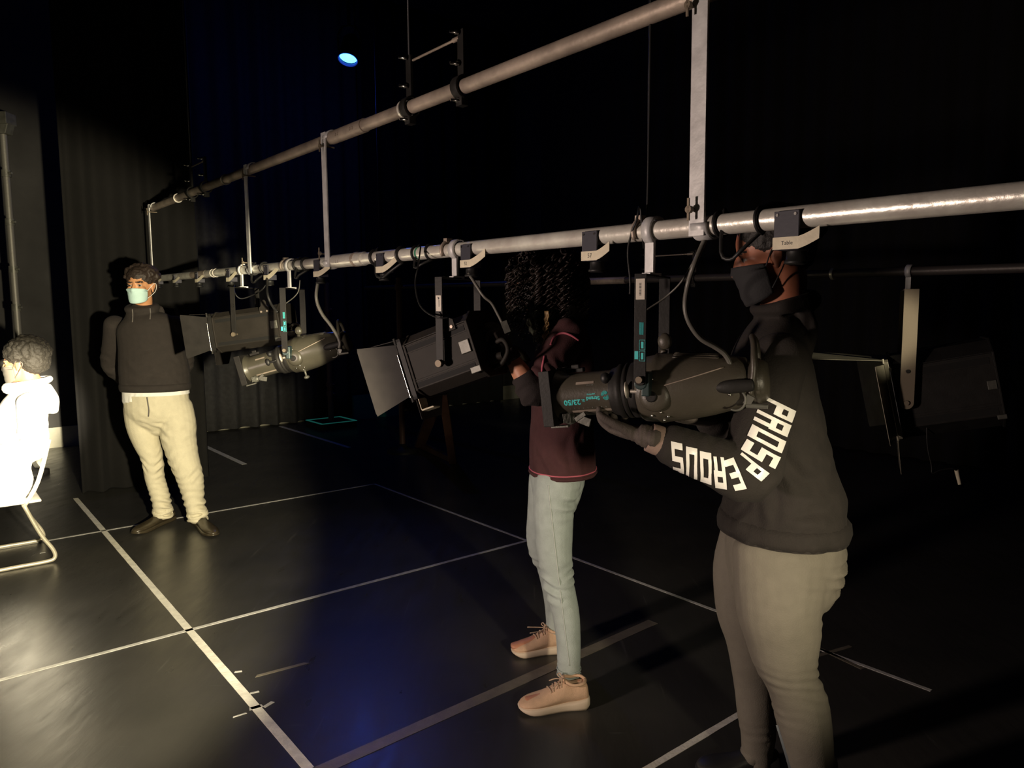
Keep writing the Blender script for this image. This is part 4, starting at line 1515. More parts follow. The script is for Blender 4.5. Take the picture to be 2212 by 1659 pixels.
def shoe(root, heel, toe_dir, L, m_up, m_sole, m_lace, kind='trainer', half=0.050, lace_tail=False):
    """upper, sole and laces; heel is the back of the sole on the floor"""
    d = V(toe_dir)
    d.z = 0
    d.normalize()
    s = UP.cross(d)
    at = lambda x, y, z: heel + d * (x * L) + s * y + UP * z
    hi = 0.032 if kind == 'trainer' else 0.024
    # upper: lofted sections along the foot
    if kind == 'trainer':
        prof = [(0.015, 0.020, hi, 0.070), (0.04, 0.034, hi - 0.004, 0.092), (0.12, 0.037, hi - 0.006, 0.098), (0.24, 0.037, hi - 0.008, 0.094), (0.34, 0.038, hi - 0.010, 0.104), (0.42, 0.040, hi - 0.010, 0.096),
                (0.55, 0.044, hi - 0.012, 0.076), (0.70, 0.049, hi - 0.012, 0.060), (0.84, 0.047, hi - 0.012, 0.050), (0.94, 0.034, hi - 0.012, 0.040), (0.99, 0.014, hi - 0.010, 0.030)]
    else:
        prof = [(0.015, 0.020, hi, 0.06), (0.04, 0.033, hi - 0.004, 0.075), (0.14, 0.036, hi - 0.006, 0.082), (0.26, 0.036, hi - 0.006, 0.084), (0.36, 0.036, hi - 0.006, 0.080),
                (0.55, 0.042, hi - 0.008, 0.064), (0.70, 0.048, hi - 0.008, 0.055), (0.84, 0.047, hi - 0.008, 0.050), (0.94, 0.034, hi - 0.008, 0.042), (0.99, 0.014, hi - 0.006, 0.032)]
    mb = MB()
    n = 20
    P4 = [V((x, w, zb)) for x, w, zb, zt in prof]
    tops = smooth_path([V((zt, 0, 0)) for x, w, zb, zt in prof], 3)
    secs = smooth_path(P4, 3)
    vs = []
    for q, t in zip(secs, tops):
        zc, hz = (q.z + t.x) / 2, (t.x - q.z) / 2
        for k in range(n):
            a = 2 * math.pi * k / n
            c, sn = math.cos(a), math.sin(a)
            yy = q.y * (abs(c) ** 0.8) * (1 if c > 0 else -1) * (0.86 if sn > 0.3 else 1.0)
            vs.append(at(q.x, yy, zc + hz * (abs(sn) ** 0.85) * (1 if sn > 0 else -1)))
    m_ = len(secs)
    fs = [(i * n + k, (i + 1) * n + k, (i + 1) * n + (k + 1) % n, i * n + (k + 1) % n) for i in range(m_ - 1) for k in range(n)]
    fs += [tuple(range(n)), tuple(range((m_ - 1) * n, m_ * n))[::-1]]
    mb.add(vs, fs)
    up = mb.build('shoe', m_up, root)
    # sole
    out = [(0.0, 0.020), (0.03, 0.036), (0.15, 0.040), (0.35, 0.037), (0.55, 0.044), (0.72, 0.052), (0.86, 0.049), (0.96, 0.034), (1.0, 0.012)]
    out = [(p.x, p.y) for p in smooth_path([V((x, w, 0)) for x, w in out], 3)]
    ring = [(x, w) for x, w in out] + [(x, -w) for x, w in reversed(out)]
    def zt(x):
        if kind == 'trainer':
            return 0.030 + 0.016 * max(0, 1 - x / 0.25) - 0.006 * max(0, (x - 0.35) / 0.65)
        return 0.022 + 0.006 * max(0, 1 - x / 0.3)
    def zb(x):
        return 0.0 + (0.016 * max(0, (x - 0.80) / 0.20) ** 1.5 if kind == 'trainer' else 0.010 * max(0, (x - 0.85) / 0.15)) + (0.010 * max(0, (0.06 - x) / 0.06) if kind == 'trainer' else 0)
    N = len(ring)
    vs = []
    for lev, gr in ((0, 0.93), (0.3, 1.03), (0.75, 1.02), (1.0, 0.95)):
        for x, w in ring:
            vs.append(at(0.5 + (x - 0.5) * (gr * 0.25 + 0.75), w * gr, zb(x) + (zt(x) - zb(x)) * lev))
    fs = [(j * N + i, (j + 1) * N + i, (j + 1) * N + (i + 1) % N, j * N + (i + 1) % N) for j in range(3) for i in range(N)]
    fs += [tuple(range(N)), tuple(range(3 * N, 4 * N))[::-1]]
    MB().add(vs, fs).build('sole', m_sole, up)
    if kind == 'trainer':
        T = BVHTree.FromPolygons([v.co + ORG[root.name] for v in up.data.vertices], [tuple(p.vertices) for p in up.data.polygons])
        mb = MB()
        for k in range(4):
            x = 0.40 + 0.055 * k
            for z0, z1 in ((1, -1),):
                pts = []
                for j in range(7):
                    y = 0.026 * (1 - 2 * j / 6)
                    hit = T.ray_cast(at(x + 0.012 * (j - 3) / 3 * (1 if k % 2 else -1), y, 0.2), -UP)
                    pts.append((hit[0] or at(x, y, 0.08)) + UP * 0.0025)
                mb.tube(pts, 0.0028, 6, 2)
        hit = T.ray_cast(at(0.37, 0, 0.25), -UP)
        c = (hit[0] or at(0.37, 0, 0.1)) + UP * 0.004
        for sg in (1, -1):
            mb.tube([c, c + s * sg * 0.020 + UP * 0.014 + d * 0.006, c + s * sg * 0.034 + UP * 0.002 + d * 0.012, c + s * sg * 0.012 + d * 0.004, c], 0.0024, 6, 4)
            mb.tube([c, c + s * sg * 0.018 + d * 0.022 - UP * 0.004, c + s * sg * 0.030 + d * (0.045 if not lace_tail else 0.075) - UP * (0.016 if not lace_tail else 0.004)], 0.0022, 6, 4)
        mb.build('laces', m_lace, up)
        # collar opening
        mb = MB().tube([at(0.05, 0.0, 0.100), at(0.10, 0.030, 0.100), at(0.24, 0.034, 0.098), at(0.345, 0.022, 0.108), at(0.36, 0, 0.112), at(0.345, -0.022, 0.108), at(0.24, -0.034, 0.098), at(0.10, -0.030, 0.100), at(0.05, 0.0, 0.100)], 0.006, 8, 4)
        mb.build('collar', m_up, up)
    return up


def curls(mb, roots, T=None, r=0.0042, amp=0.011, turn=0.035, n=5):
    """hanging spiral locks: roots = (start, [way points])"""
    for pts in roots:
        path = smooth_path(pts, 6)
        L = sum((path[i + 1] - path[i]).length for i in range(len(path) - 1))
        ph = random.uniform(0, 6.28)
        out = []
        acc = 0
        x = V((1, 0, 0))
        steps = max(10, int(L / 0.007))
        # resample
        seg = [0]
        for i in range(len(path) - 1):
            seg.append(seg[-1] + (path[i + 1] - path[i]).length)
        j = 0
        for k in range(steps + 1):
            s = L * k / steps
            while j < len(seg) - 2 and seg[j + 1] < s:
                j += 1
            t = (s - seg[j]) / max(1e-6, seg[j + 1] - seg[j])
            p = path[j].lerp(path[j + 1], t)
            d = (path[j + 1] - path[j]).normalized()
            a, b, _ = frame_of(d, V((1, 0.2, 0)))
            g = min(1, s / 0.06) * amp
            out.append(p + a * math.cos(ph + 2 * math.pi * s / turn) * g + b * math.sin(ph + 2 * math.pi * s / turn) * g)
        mb.tube(out, lambda q: r * (1 - 0.55 * q), n, 1)
    return mb


def skin(name, col):
    return mat(name, col, 0.5, 0, 0.05, 180, 0.08, 12)


M_eye = mat('eye_white', (0.34, 0.30, 0.27), 0.4)
M_dark = mat('dark_brow', (0.015, 0.010, 0.008), 0.7)

# ------------------------------------------------------------------ person holding the foreground spotlight
def secs(rows, yaxis=False):
    """rows: (px, py, depth, half width along ref, half depth)"""
    return [(P(a, b, d), w1, w2) for a, b, d, w1, w2 in rows]


M_hoodie = mat('black_fleece', (0.0175, 0.0138, 0.0115), 0.9, 0, 0.2, 220, 0.15, 30, sheen=0.0)
M_leggings = mat('grey_jersey', (0.155, 0.140, 0.112), 0.8, 0, 0.15, 260, 0.06, 30)
M_reflect = mat('white_reflective_print', (0.92, 0.90, 0.86), 0.35, 0.0, 0.05, 150)
M_glove = mat('dark_work_glove', (0.075, 0.060, 0.052), 0.8, 0, 0.2, 250, 0.15, 40)
M_cuffband = mat('glove_cuff', (0.26, 0.18, 0.15), 0.85, 0, 0.15, 250)
M_skin_dark = skin('deep_brown_skin', (0.36, 0.135, 0.075))
M_lip = mat('lip', (0.25, 0.09, 0.07), 0.45)
M_mask_black = mat('black_cloth_mask', (0.022, 0.022, 0.024), 0.85, 0, 0.15, 200)
M_hair_black = mat('black_hair', (0.012, 0.010, 0.009), 0.6, 0, 0.3, 160)
M_shoe_black = mat('black_shoe', (0.02, 0.02, 0.02), 0.4, 0, 0.1, 60)

LT = V((0, -1, 0))
FW = V((-1, 0, 0))
root = thing('person', 'person in black hoodie with lettered sleeve and grey leggings, holding the foreground lamp', 'person', V((P(1700, 1300, 2.08).x, 2.08, 0)))
RP = root
hc = P(1662, 546, 2.03)
hf = V((-0.93, 0.20, -0.30)).normalized()
nb = P(1687, 674, 2.07)
sh_n, el_n, wr_n = P(1690, 758, 1.90), P(1612, 1022, 1.82), P(1412, 948, 1.84)
sh_f, el_f, wr_f = P(1668, 750, 2.26), P(1600, 915, 2.22), P(1520, 905, 2.06)
near_leg = secs([(1692, 1195, 1.99, 0.095, 0.140), (1682, 1300, 1.98, 0.108, 0.118), (1689, 1363, 1.98, 0.098, 0.106), (1696, 1420, 1.98, 0.084, 0.091), (1711, 1471, 1.98, 0.071, 0.072), (1727, 1514, 1.985, 0.070, 0.077), (1737, 1562, 1.985, 0.068, 0.075), (1753, 1659, 1.99, 0.058, 0.063), (1760, 1730, 2.0, 0.044, 0.048), (1764, 1790, 2.0, 0.042, 0.046)])
far_leg = secs([(1640, 1190, 2.18, 0.10, 0.135), (1617, 1235, 2.18, 0.10, 0.107), (1619, 1319, 2.18, 0.095, 0.099), (1628, 1380, 2.18, 0.08, 0.084), (1630, 1464, 2.2, 0.062, 0.066), (1633, 1538, 2.2, 0.056, 0.058), (1636, 1579, 2.2, 0.050, 0.052), (1636, 1622, 2.2, 0.045, 0.048), (1638, 1642, 2.2, 0.043, 0.046)])
hn, hfar = V((near_leg[-1][0].x + 0.07, 2.0, 0)), V((far_leg[-1][0].x + 0.07, 2.2, 0))
mb = MB()
e, A = head_solid(mb, hc, hf, UP + V((-0.25, 0, 0)), 1.0, nb)
sk = lambda S, k: [(p, a * k, b * k) for p, a, b in S]
torso = secs([(1684, 1235, 2.08, 0.212, 0.180), (1684, 1185, 2.08, 0.214, 0.180), (1690, 1100, 2.08, 0.212, 0.166), (1683, 1020, 2.08, 0.190, 0.146), (1672, 935, 2.08, 0.185, 0.130), (1662, 820, 2.08, 0.185, 0.112), (1667, 750, 2.08, 0.170, 0.088), (1678, 705, 2.08, 0.110, 0.064), (1686, 680, 2.08, 0.072, 0.056)])
mb.limb(sk(torso[2:], 0.8), LT, 20)
mb.limb([(torso[2][0], 0.15, 0.13), (P(1690, 1230, 2.08), 0.14, 0.11)], LT, 20)
mb.limb(sk(near_leg, 0.82), LT, 16)
mb.limb(sk(far_leg, 0.82), LT, 16)
for a, b, c in ((sh_n, el_n, wr_n), (sh_f, el_f, wr_f)):
    mb.limb([(a, 0.055, 0.055), (a.lerp(b, 0.5), 0.048, 0.048), (b, 0.042, 0.042), (b.lerp(c, 0.4), 0.041, 0.041), (c, 0.024, 0.022), (c + (c - b).normalized() * 0.03, 0.022, 0.016)], LT, 14)
for h in (hn, hfar):
    foot_solid(mb, h, FW, 0.24, 0.036, 0.72)
body = fuse(mb, 0.0065, 3)
bm_head = body.copy()
paint(body, face_spots(e, A))
person_part(body, 'body', [M_skin_dark, M_eye, M_dark, M_lip], root)
mk, corners = face_mask(e, A, bm_head, 1.0, -0.008, -0.122, 72, 0.016)
mo = mk.build('face_mask', M_mask_black, root)
ear_loops(mo, e, corners, M_mask_black)
# short black hair under a pulled back cap of hair
mb = MB()
mb.ell(e(-0.024, 0, 0.040), (0.098, 0.083, 0.088), A, 28, 18)
mb.ell(e(-0.060, 0, 0.000), (0.062, 0.070, 0.075), A, 24, 16)
mb.ell(e(-0.115, 0, 0.040), (0.050, 0.055, 0.050), A, 20, 14)
hair = fuse(mb, 0.007, 1, lambda p, n: n * (0.004 * noise.noise(p * 70) + 0.003 * noise.noise(p * 160)))
person_part(hair, 'hair', M_hair_black, root)
# hoodie
mb = MB()
mb.limb(torso, LT, 28)
for a, b, c, k in ((sh_n, el_n, wr_n, 1.0), (sh_f, el_f, wr_f, 0.92)):
    up1, up2 = a.lerp(b, 0.35), a.lerp(b, 0.72)
    drop = UP * -0.012
    mb.limb([(a + UP * 0.0, 0.070 * k, 0.066 * k), (up1 + drop, 0.074 * k, 0.070 * k), (up2 + drop, 0.075 * k, 0.074 * k), (b + V((0.008, 0, -0.006)), 0.072 * k, 0.072 * k), (b.lerp(c, 0.35), 0.064 * k, 0.062 * k), (b.lerp(c, 0.7), 0.055 * k, 0.055 * k), (b.lerp(c, 0.86), 0.048 * k, 0.050 * k), (b.lerp(c, 0.93), 0.036 * k, 0.036 * k)], LT, 22)
ring = [nb + V((math.cos(t) * 0.070 + 0.004, math.sin(t) * 0.088, 0.020 + 0.014 * math.cos(t))) for t in [2 * math.pi * k / 14 for k in range(15)]]
mb.tube(ring, lambda q: 0.022 + 0.006 * math.cos(2 * math.pi * q), 12, 3)
mb.limb([(nb + V((0.040, 0, 0.015)), 0.09, 0.022), (nb + V((0.052, 0, -0.05)), 0.115, 0.028), (nb + V((0.050, 0, -0.13)), 0.08, 0.022)], LT, 18)
hoodie = fuse(mb, 0.0065, 4, cloth([
    (el_n, (el_n - wr_n), 0.12, 0.009, 0.055), (el_n.lerp(wr_n, 0.6), (el_n - wr_n), 0.10, 0.007, 0.042), (wr_n.lerp(el_n, 0.2), (el_n - wr_n), 0.07, 0.006, 0.03),
    (P(1790, 1080, 1.95), (0.3, 0, 1), 0.22, 0.011, 0.10), (P(1690, 1110, 1.90), (0.35, 0, 1), 0.16, 0.009, 0.075), (sh_n, (sh_n - el_n), 0.12, 0.005, 0.09)], 2.0, 0.002))
HEMZ = P(1700, 1197, 1.87).z
cut_level(hoodie, HEMZ)
hoodie_world = hoodie.copy()
HO = person_part(hoodie, 'hoodie', M_hoodie, root)
# ribbed hem band
T = bvh_of([hoodie_world])
def girdle(c, ax_a, ax_b, z0, z1, Tree, out, name, m, parent, n=64, th=0.004, slope=None, wave=0.0):
    """a band that follows a garment round the vertical axis through c"""
    vs = []
    rows = 4
    for j in range(rows):
        for i in range(n):
            t = 2 * math.pi * i / n
            d = ax_a * math.cos(t) + ax_b * math.sin(t)
            z = z0 + (z1 - z0) * j / (rows - 1) + (slope(t) if slope else 0)
            o = V((c.x, c.y, z))
            h = Tree.ray_cast(o + d * 0.6, -d, 0.6)
            p = h[0] if h[0] else o + d * 0.15
            bul = math.sin(math.pi * j / (rows - 1)) * th
            vs.append(p + d * (out + bul + wave * math.sin(t * 40)))
    inner = [v - (v - V((c.x, c.y, v.z))).normalized() * (out + th + 0.004) for v in vs]
    N = n * rows
    fs = []
    for j in range(rows - 1):
        for i in range(n):
            a, b, cc, dd = j * n + i, j * n + (i + 1) % n, (j + 1) * n + (i + 1) % n, (j + 1) * n + i
            fs += [(a, b, cc, dd), (N + dd, N + cc, N + b, N + a)]
    for i in range(n):
        k = (i + 1) % n
        fs += [(i, N + i, N + k, k), ((rows - 1) * n + i, (rows - 1) * n + k, N + (rows - 1) * n + k, N + (rows - 1) * n + i)]
    return MB().add(vs + inner, fs).build(name, m, parent)


cz = torso[1][0]
girdle(cz, FW, LT, HEMZ + 0.002, HEMZ + 0.055, T, 0.000, 'hem_band', M_hoodie, HO, 90, 0.005, None, 0.0010)

# lettering down the sleeve, laid on the cloth
GLY = {'P': [(0, 0, .28, 1), (.28, .78, 1, 1), (.72, .45, 1, .78), (.28, .42, 1, .62)],
       'R': [(0, 0, .28, 1), (.28, .78, 1, 1), (.72, .50, 1, .78), (.28, .42, 1, .60), (.62, 0, .92, .42)],
       'O': [(0, 0, .28, 1), (.72, 0, 1, 1), (.28, .80, .72, 1), (.28, 0, .72, .20)],
       'S': [(0, .80, 1, 1), (0, .42, .28, .80), (.28, .42, 1, .60), (.72, .0, 1, .42), (0, 0, .72, .20)],
       'E': [(0, 0, .28, 1), (.28, .80, 1, 1), (.28, .41, .9, .59), (.28, 0, 1, .20)],
       'U': [(0, 0, .28, 1), (.72, 0, 1, 1), (.28, 0, .72, .20)]}
# the middle line of the writing on the cloth, from shoulder to wrist, with the way up
line = [(1680, 884, (0.85, 0.42)), (1668, 914, (0.86, 0.42)), (1655, 946, (0.86, 0.45)), (1641, 977, (0.86, 0.48)), (1620, 1003, (0.80, 0.60)),
        (1584, 1019, (0.40, 0.92)), (1553, 1017, (0.12, 1.0)), (1524, 1008, (0.04, 1.0)), (1494, 999, (0.02, 1.0)), (1464, 989, (0.08, 1.0))]
mb = MB()
view = V((-0.22, -1.0, 0.05)).normalized()
wpx = [0.0265] * 4 + [0.026] + [0.025] * 5
for i, (ch, (px, py, (ux, uy))) in enumerate(zip('PROSPEROUS', line)):
    c = P(px, py, 1.80)
    upv = (RGT * ux - UPC * uy).normalized()
    nx = line[min(i + 1, 9)]
    pv = line[max(i - 1, 0)]
    ad = (RGT * (nx[0] - pv[0]) - UPC * (nx[1] - pv[1])).normalized()
    ad = (ad - upv * ad.dot(upv) * 0.35).normalized()
    hgt, wd = (0.092, 0.0305) if i < 4 else (0.080, 0.0275)
    for x0, y0, x1, y1 in GLY[ch]:
        nxs, nys = max(2, int((x1 - x0) * wd / 0.004)), max(2, int((y1 - y0) * hgt / 0.004))
        vs, ok = [], True
        for b in range(nys + 1):
            for a in range(nxs + 1):
                fx_, fy_ = x0 + (x1 - x0) * a / nxs, y0 + (y1 - y0) * b / nys
                q = c + ad * ((fx_ - 0.5) * wd) + upv * ((fy_ - 0.5) * hgt)
                hit = T.ray_cast(q + view * 0.4, -view, 0.8)
                if hit[0] is None:
                    hit = (q - view * 0.06, view, 0, 0)
                vs.append(hit[0] + hit[1] * 0.0018)
        fs = [(b * (nxs + 1) + a, b * (nxs + 1) + a + 1, (b + 1) * (nxs + 1) + a + 1, (b + 1) * (nxs + 1) + a) for b in range(nys) for a in range(nxs)]
        mb.add(vs, fs)
mb.build('sleeve_lettering', M_reflect, HO)
# leggings
mb = MB()
mb.limb(secs([(1690, 1250, 2.08, 0.17, 0.150), (1694, 1190, 2.08, 0.175, 0.165), (1702, 1140, 2.08, 0.16, 0.155)]), LT, 26)
mb.limb(near_leg, LT, 24)
mb.limb(far_leg, LT, 24)
mb.ell(P(1752, 1225, 2.02), (0.085, 0.10, 0.09))
kn = P(1712, 1470, 1.98)
legg = fuse(mb, 0.0065, 4, cloth([(kn, (0.1, 0, 1), 0.085, 0.0085, 0.030), (P(1790, 1265, 1.98), (0.2, 0, 1), 0.10, 0.009, 0.034), (P(1640, 1590, 2.2), UP, 0.07, 0.006, 0.03), (P(1690, 1240, 1.9), (0.1, 0, 1), 0.1, 0.002, 0.05)], 5.0, 0.001))
lo = person_part(legg, 'leggings', M_leggings, root)
T2 = bvh_of([legg])
mb = MB()
pts = []
for k in range(14):
    q = P(1681 + 36 * k / 13, 1566 + 120 * k / 13, 1.5)
    h = T2.ray_cast(q - ORG[root.name], (q - CAM).normalized(), 1)
    if h[0]:
        pts.append(h[0] + ORG[root.name] + h[1] * 0.001)
if len(pts) > 3:
    vs = []
    for q in pts:
        vs += [q - V((0.006, 0, 0)), q + V((0.006, 0, 0))]
    fs = [(2 * i, 2 * i + 1, 2 * i + 3, 2 * i + 2) for i in range(len(pts) - 1)]
    mb.add(vs, fs).build('shin_stripe', mat('pale_stripe', (0.20, 0.22, 0.25), 0.4), lo)
for h in (hn, hfar):
    MB().limb([(h + V((-0.10, 0, 0.060)), 0.040, 0.030), (h + V((-0.075, 0, 0.085)), 0.043, 0.046), (h + V((-0.068, 0, 0.13)), 0.046, 0.050), (h + V((-0.066, 0, 0.17)), 0.043, 0.047)], LT, 18).build('ankle_gather', M_leggings, lo)
    shoe(root, h, FW, 0.265, M_shoe_black, M_shoe_black, M_rubber, 'plain')
# gloved hands
ad = (wr_n - el_n).normalized()
mb = MB()
mb.limb([(wr_n - ad * 0.03, 0.033, 0.033), (wr_n, 0.034, 0.032), (wr_n + ad * 0.03, 0.034, 0.028)], LT, 16)
hand_solid(mb, wr_n + ad * 0.018, (-0.62, 0.78, 0.06), (0.10, 0.05, 1.0), (-1, -0.6, 0.1), (26, 34, 28), 0.14, 1.02, (0.95, 0.62, 0.42), 6, 1.12)
gl = person_part(fuse(mb, 0.0032, 2, cloth([(wr_n, (1, -.3, 0), 0.06, 0.0015, 0.012)], 1.0, 0.0006, 60)), 'glove', M_glove, root)
ad = (wr_n - el_n).normalized()
MB().limb([(wr_n - ad * 0.028, 0.036, 0.037), (wr_n - ad * 0.01, 0.037, 0.038), (wr_n + ad * 0.012, 0.036, 0.036)], LT, 22, 3, False).build('glove_cuff', M_cuffband, gl)
mb = MB()
hand_solid(mb, wr_f, (-0.80, -0.45, 0.12), (0.1, 0.1, 1.0), (0, 1, 0), (15, 28, 22), 0.14, 1.0, (0.6, 0.8, 0.3), 15, 1.12)
person_part(fuse(mb, 0.0034, 2), 'glove', M_glove, root)

# ------------------------------------------------------------------ curly haired person at the box lamp
M_jeans = mat('pale_wash_denim', (0.40, 0.46, 0.44), 0.85, 0, 0.25, 320, 0.10, 22)
M_maroon = mat('maroon_jersey', (0.058, 0.019, 0.021), 0.9, 0, 0.15, 240, 0.12, 30)
M_pipe = mat('pink_piping', (0.55, 0.13, 0.18), 0.6)
M_blacksleeve = mat('black_knit', (0.022, 0.016, 0.016), 0.9, 0, 0.2, 260)
M_skin_mid = skin('light_brown_skin', (0.55, 0.25, 0.15))
M_trainer = mat('peach_trainer_mesh', (0.66, 0.44, 0.29), 0.7, 0, 0.25, 350, 0.06, 60)
M_sole = mat('cream_sole', (0.70, 0.58, 0.44), 0.6, 0, 0.05, 60)
M_lace = mat('beige_lace', (0.55, 0.40, 0.28), 0.7)
M_curl = mat('dark_curly_hair', (0.020, 0.013, 0.011), 0.45, 0, 0.2, 200, 0.3, 12)
M_curl_light = mat('paler_lock', (0.30, 0.19, 0.08), 0.45, 0, 0.2, 200)  # tan locks, paler than the rest of the hair
M_denimseam = mat('denim_seam', (0.52, 0.57, 0.54), 0.8)

root = thing('person', 'person with long dark curls, maroon top and pale jeans, adjusting a box lamp', 'person', V((P(1205, 1300, 2.85).x, 2.85, 0)))
hc = P(1166, 606, 2.85)
hf = V((-0.95, 0.28, -0.12)).normalized()
nb = P(1205, 690, 2.87)
sh_n, el_n, wr_n = P(1232, 722, 2.69), P(1152, 846, 2.55), P(1103, 770, 2.56)
sh_f, el_f, wr_f = P(1222, 715, 3.03), P(1190, 850, 2.98), P(1150, 800, 2.84)
near_leg = secs([(1205, 1040, 2.77, 0.085, 0.090), (1196, 1100, 2.77, 0.082, 0.079), (1198, 1191, 2.76, 0.070, 0.068), (1207, 1260, 2.74, 0.060, 0.059), (1221, 1320, 2.72, 0.055, 0.053), (1228, 1380, 2.70, 0.049, 0.047), (1229, 1452, 2.68, 0.044, 0.044)])
far_leg = secs([(1190, 1035, 2.96, 0.085, 0.090), (1176, 1115, 2.98, 0.078, 0.072), (1170, 1162, 2.99, 0.066, 0.064), (1176, 1195, 3.0, 0.060, 0.060), (1187, 1222, 3.01, 0.055, 0.055), (1196, 1267, 3.03, 0.052, 0.051), (1200, 1320, 3.05, 0.045, 0.044), (1201, 1356, 3.06, 0.042, 0.042)])
g_n0, g_n1 = G(1271, 1522), G(1120, 1536)
g_f0, g_f1 = G(1222, 1404), G(1105, 1414)
dn_, df_ = (g_n1 - g_n0).normalized(), (g_f1 - g_f0).normalized()
mb = MB()
e, A = head_solid(mb, hc, hf, UP, 0.97, nb, 0.9)
torso = secs([(1216, 1075, 2.86, 0.176, 0.130), (1216, 1028, 2.86, 0.176, 0.132), (1214, 960, 2.86, 0.168, 0.128), (1214, 880, 2.86, 0.150, 0.120), (1216, 800, 2.86, 0.165, 0.122), (1220, 735, 2.86, 0.165, 0.098), (1214, 705, 2.86, 0.115, 0.072), (1208, 690, 2.86, 0.070, 0.060)])
mb.limb(sk(torso[2:], 0.8), LT, 20)
mb.limb([(torso[2][0], 0.12, 0.09), (P(1204, 1070, 2.86), 0.11, 0.07)], LT, 20)
mb.limb(sk(near_leg, 0.84), LT, 16)
mb.limb(sk(far_leg, 0.84), LT, 16)
for a, b, c in ((sh_n, el_n, wr_n), (sh_f, el_f, wr_f)):
    mb.limb([(a, 0.046, 0.046), (a.lerp(b, 0.5), 0.042, 0.042), (b, 0.038, 0.038), (b.lerp(c, 0.4), 0.038, 0.037), (c, 0.027, 0.024), (c + (c - b).normalized() * 0.05, 0.028, 0.015)], LT, 14)
foot_solid(mb, g_n0 + UP * 0.01, dn_, 0.25, 0.036)
foot_solid(mb, g_f0 + UP * 0.01, df_, 0.25, 0.036)
body = fuse(mb, 0.0065, 3)
bm_head = body.copy()
paint(body, face_spots(e, A, 0.97))
person_part(body, 'body', [M_skin_mid, M_eye, M_dark, M_lip], root)
mk, corners = face_mask(e, A, bm_head, 0.97, -0.008, -0.116, 72, 0.012)
mo = mk.build('face_mask', M_mask_black, root)
ear_loops(mo, e, corners, M_mask_black)
# jeans
mb = MB()
mb.limb(secs([(1200, 1085, 2.86, 0.14, 0.085), (1204, 1040, 2.86, 0.155, 0.105), (1208, 985, 2.86, 0.145, 0.108)]), LT, 24)
mb.limb(near_leg, LT, 22, 4, True)
mb.limb(far_leg, LT, 22, 4, True)
jm = fuse(mb, 0.0060, 3, cloth([(P(1190, 1262, 2.70), (0.15, 0, 1), 0.085, 0.011, 0.036), (P(1235, 1225, 2.74), (-0.25, 0, 1), 0.06, 0.009, 0.030), (P(1225, 1072, 2.74), (-0.25, 0, 1), 0.075, 0.012, 0.045), (P(1228, 1440, 2.68), UP, 0.05, 0.003, 0.022), (P(1150, 1205, 2.98), UP, 0.07, 0.006, 0.035)], 9.0, 0.0014))
jw = jm.copy()
JO = person_part(jm, 'jeans', M_jeans, root)
T2 = bvh_of([jw])
mb = MB()
pts = []
for k in range(30):
    t = k / 29
    px, py = 1185 + 45 * t ** 1.1, 1048 + 390 * t
    h = T2.ray_cast(P(px, py, 2.3), (P(px, py, 3.0) - P(px, py, 2.3)).normalized(), 1)
    if h[0]:
        pts.append(h[0] + h[1] * 0.0006)
mb.tube(pts, 0.0022, 6, 2)
mb.build('side_seam', M_denimseam, JO)
for S in (near_leg, far_leg):
    c = S[-1][0]
    mb = MB()
    for z in (0.0, 0.022):
        mb.tube([c + UP * (z - 0.006) + V((math.cos(t) * (S[-1][2] + 0.001), math.sin(t) * (S[-1][1] + 0.001), 0)) for t in [2 * math.pi * k / 20 for k in range(21)]], 0.0026, 6, 1)
    mb.build('cuff_hem', M_jeans, JO)
# top
mb = MB()
mb.limb(torso, LT, 28)
sl_end = sh_n.lerp(el_n, 0.80)
mb.limb([(sh_n + UP * 0.004, 0.068, 0.066), (sh_n.lerp(el_n, 0.35), 0.066, 0.066), (sl_end, 0.064, 0.066)], LT, 20)
mb.limb([(sh_f, 0.068, 0.066), (sh_f.lerp(el_f, 0.35), 0.066, 0.066), (sh_f.lerp(el_f, 0.75), 0.062, 0.064)], LT, 20)
top = fuse(mb, 0.0065, 4, cloth([(sh_n.lerp(el_n, 0.7), (1, 0.1, 0.2), 0.10, 0.006, 0.045), (P(1215, 900, 2.70), (1, 0, 0.25), 0.2, 0.006, 0.09), (P(1215, 1010, 2.70), (1, 0, 0.1), 0.16, 0.005, 0.08)], 4.0, 0.0015))
HEML = P(1217, 1040, 2.70).z
cut_level(top, HEML)
tw = top.copy()
TO = person_part(top, 'top', M_maroon, root)
T3 = bvh_of([tw])
cz = torso[1][0]
for zz in (HEML + 0.020,):
    girdle(cz, FW, LT, zz - 0.0025, zz + 0.0025, T3, 0.0005, 'hem_piping', M_pipe, TO, 80, 0.0025)
girdle(cz, FW, LT, HEML + 0.001, HEML + 0.014, T3, 0.000, 'hem_band', M_maroon, TO, 80, 0.004)


def trace(pxs, Tree, near=2.2):
    out = []
    P_ = smooth_path([V((a, b, 0)) for a, b in pxs], 6)
    for q in P_:
        o = P(q.x, q.y, near)
        h = Tree.ray_cast(o, (o - CAM).normalized(), 2)
        if h[0]:
            out.append(h[0] + h[1] * 0.001)
    return out


for pxs in ([(1190, 745), (1198, 728), (1215, 720), (1232, 724), (1250, 735)], [(1176, 770), (1172, 790), (1170, 805), (1166, 822)]):
    MB().tube(trace(pxs, T3), 0.0042, 8, 1).build('piping', M_pipe, TO)
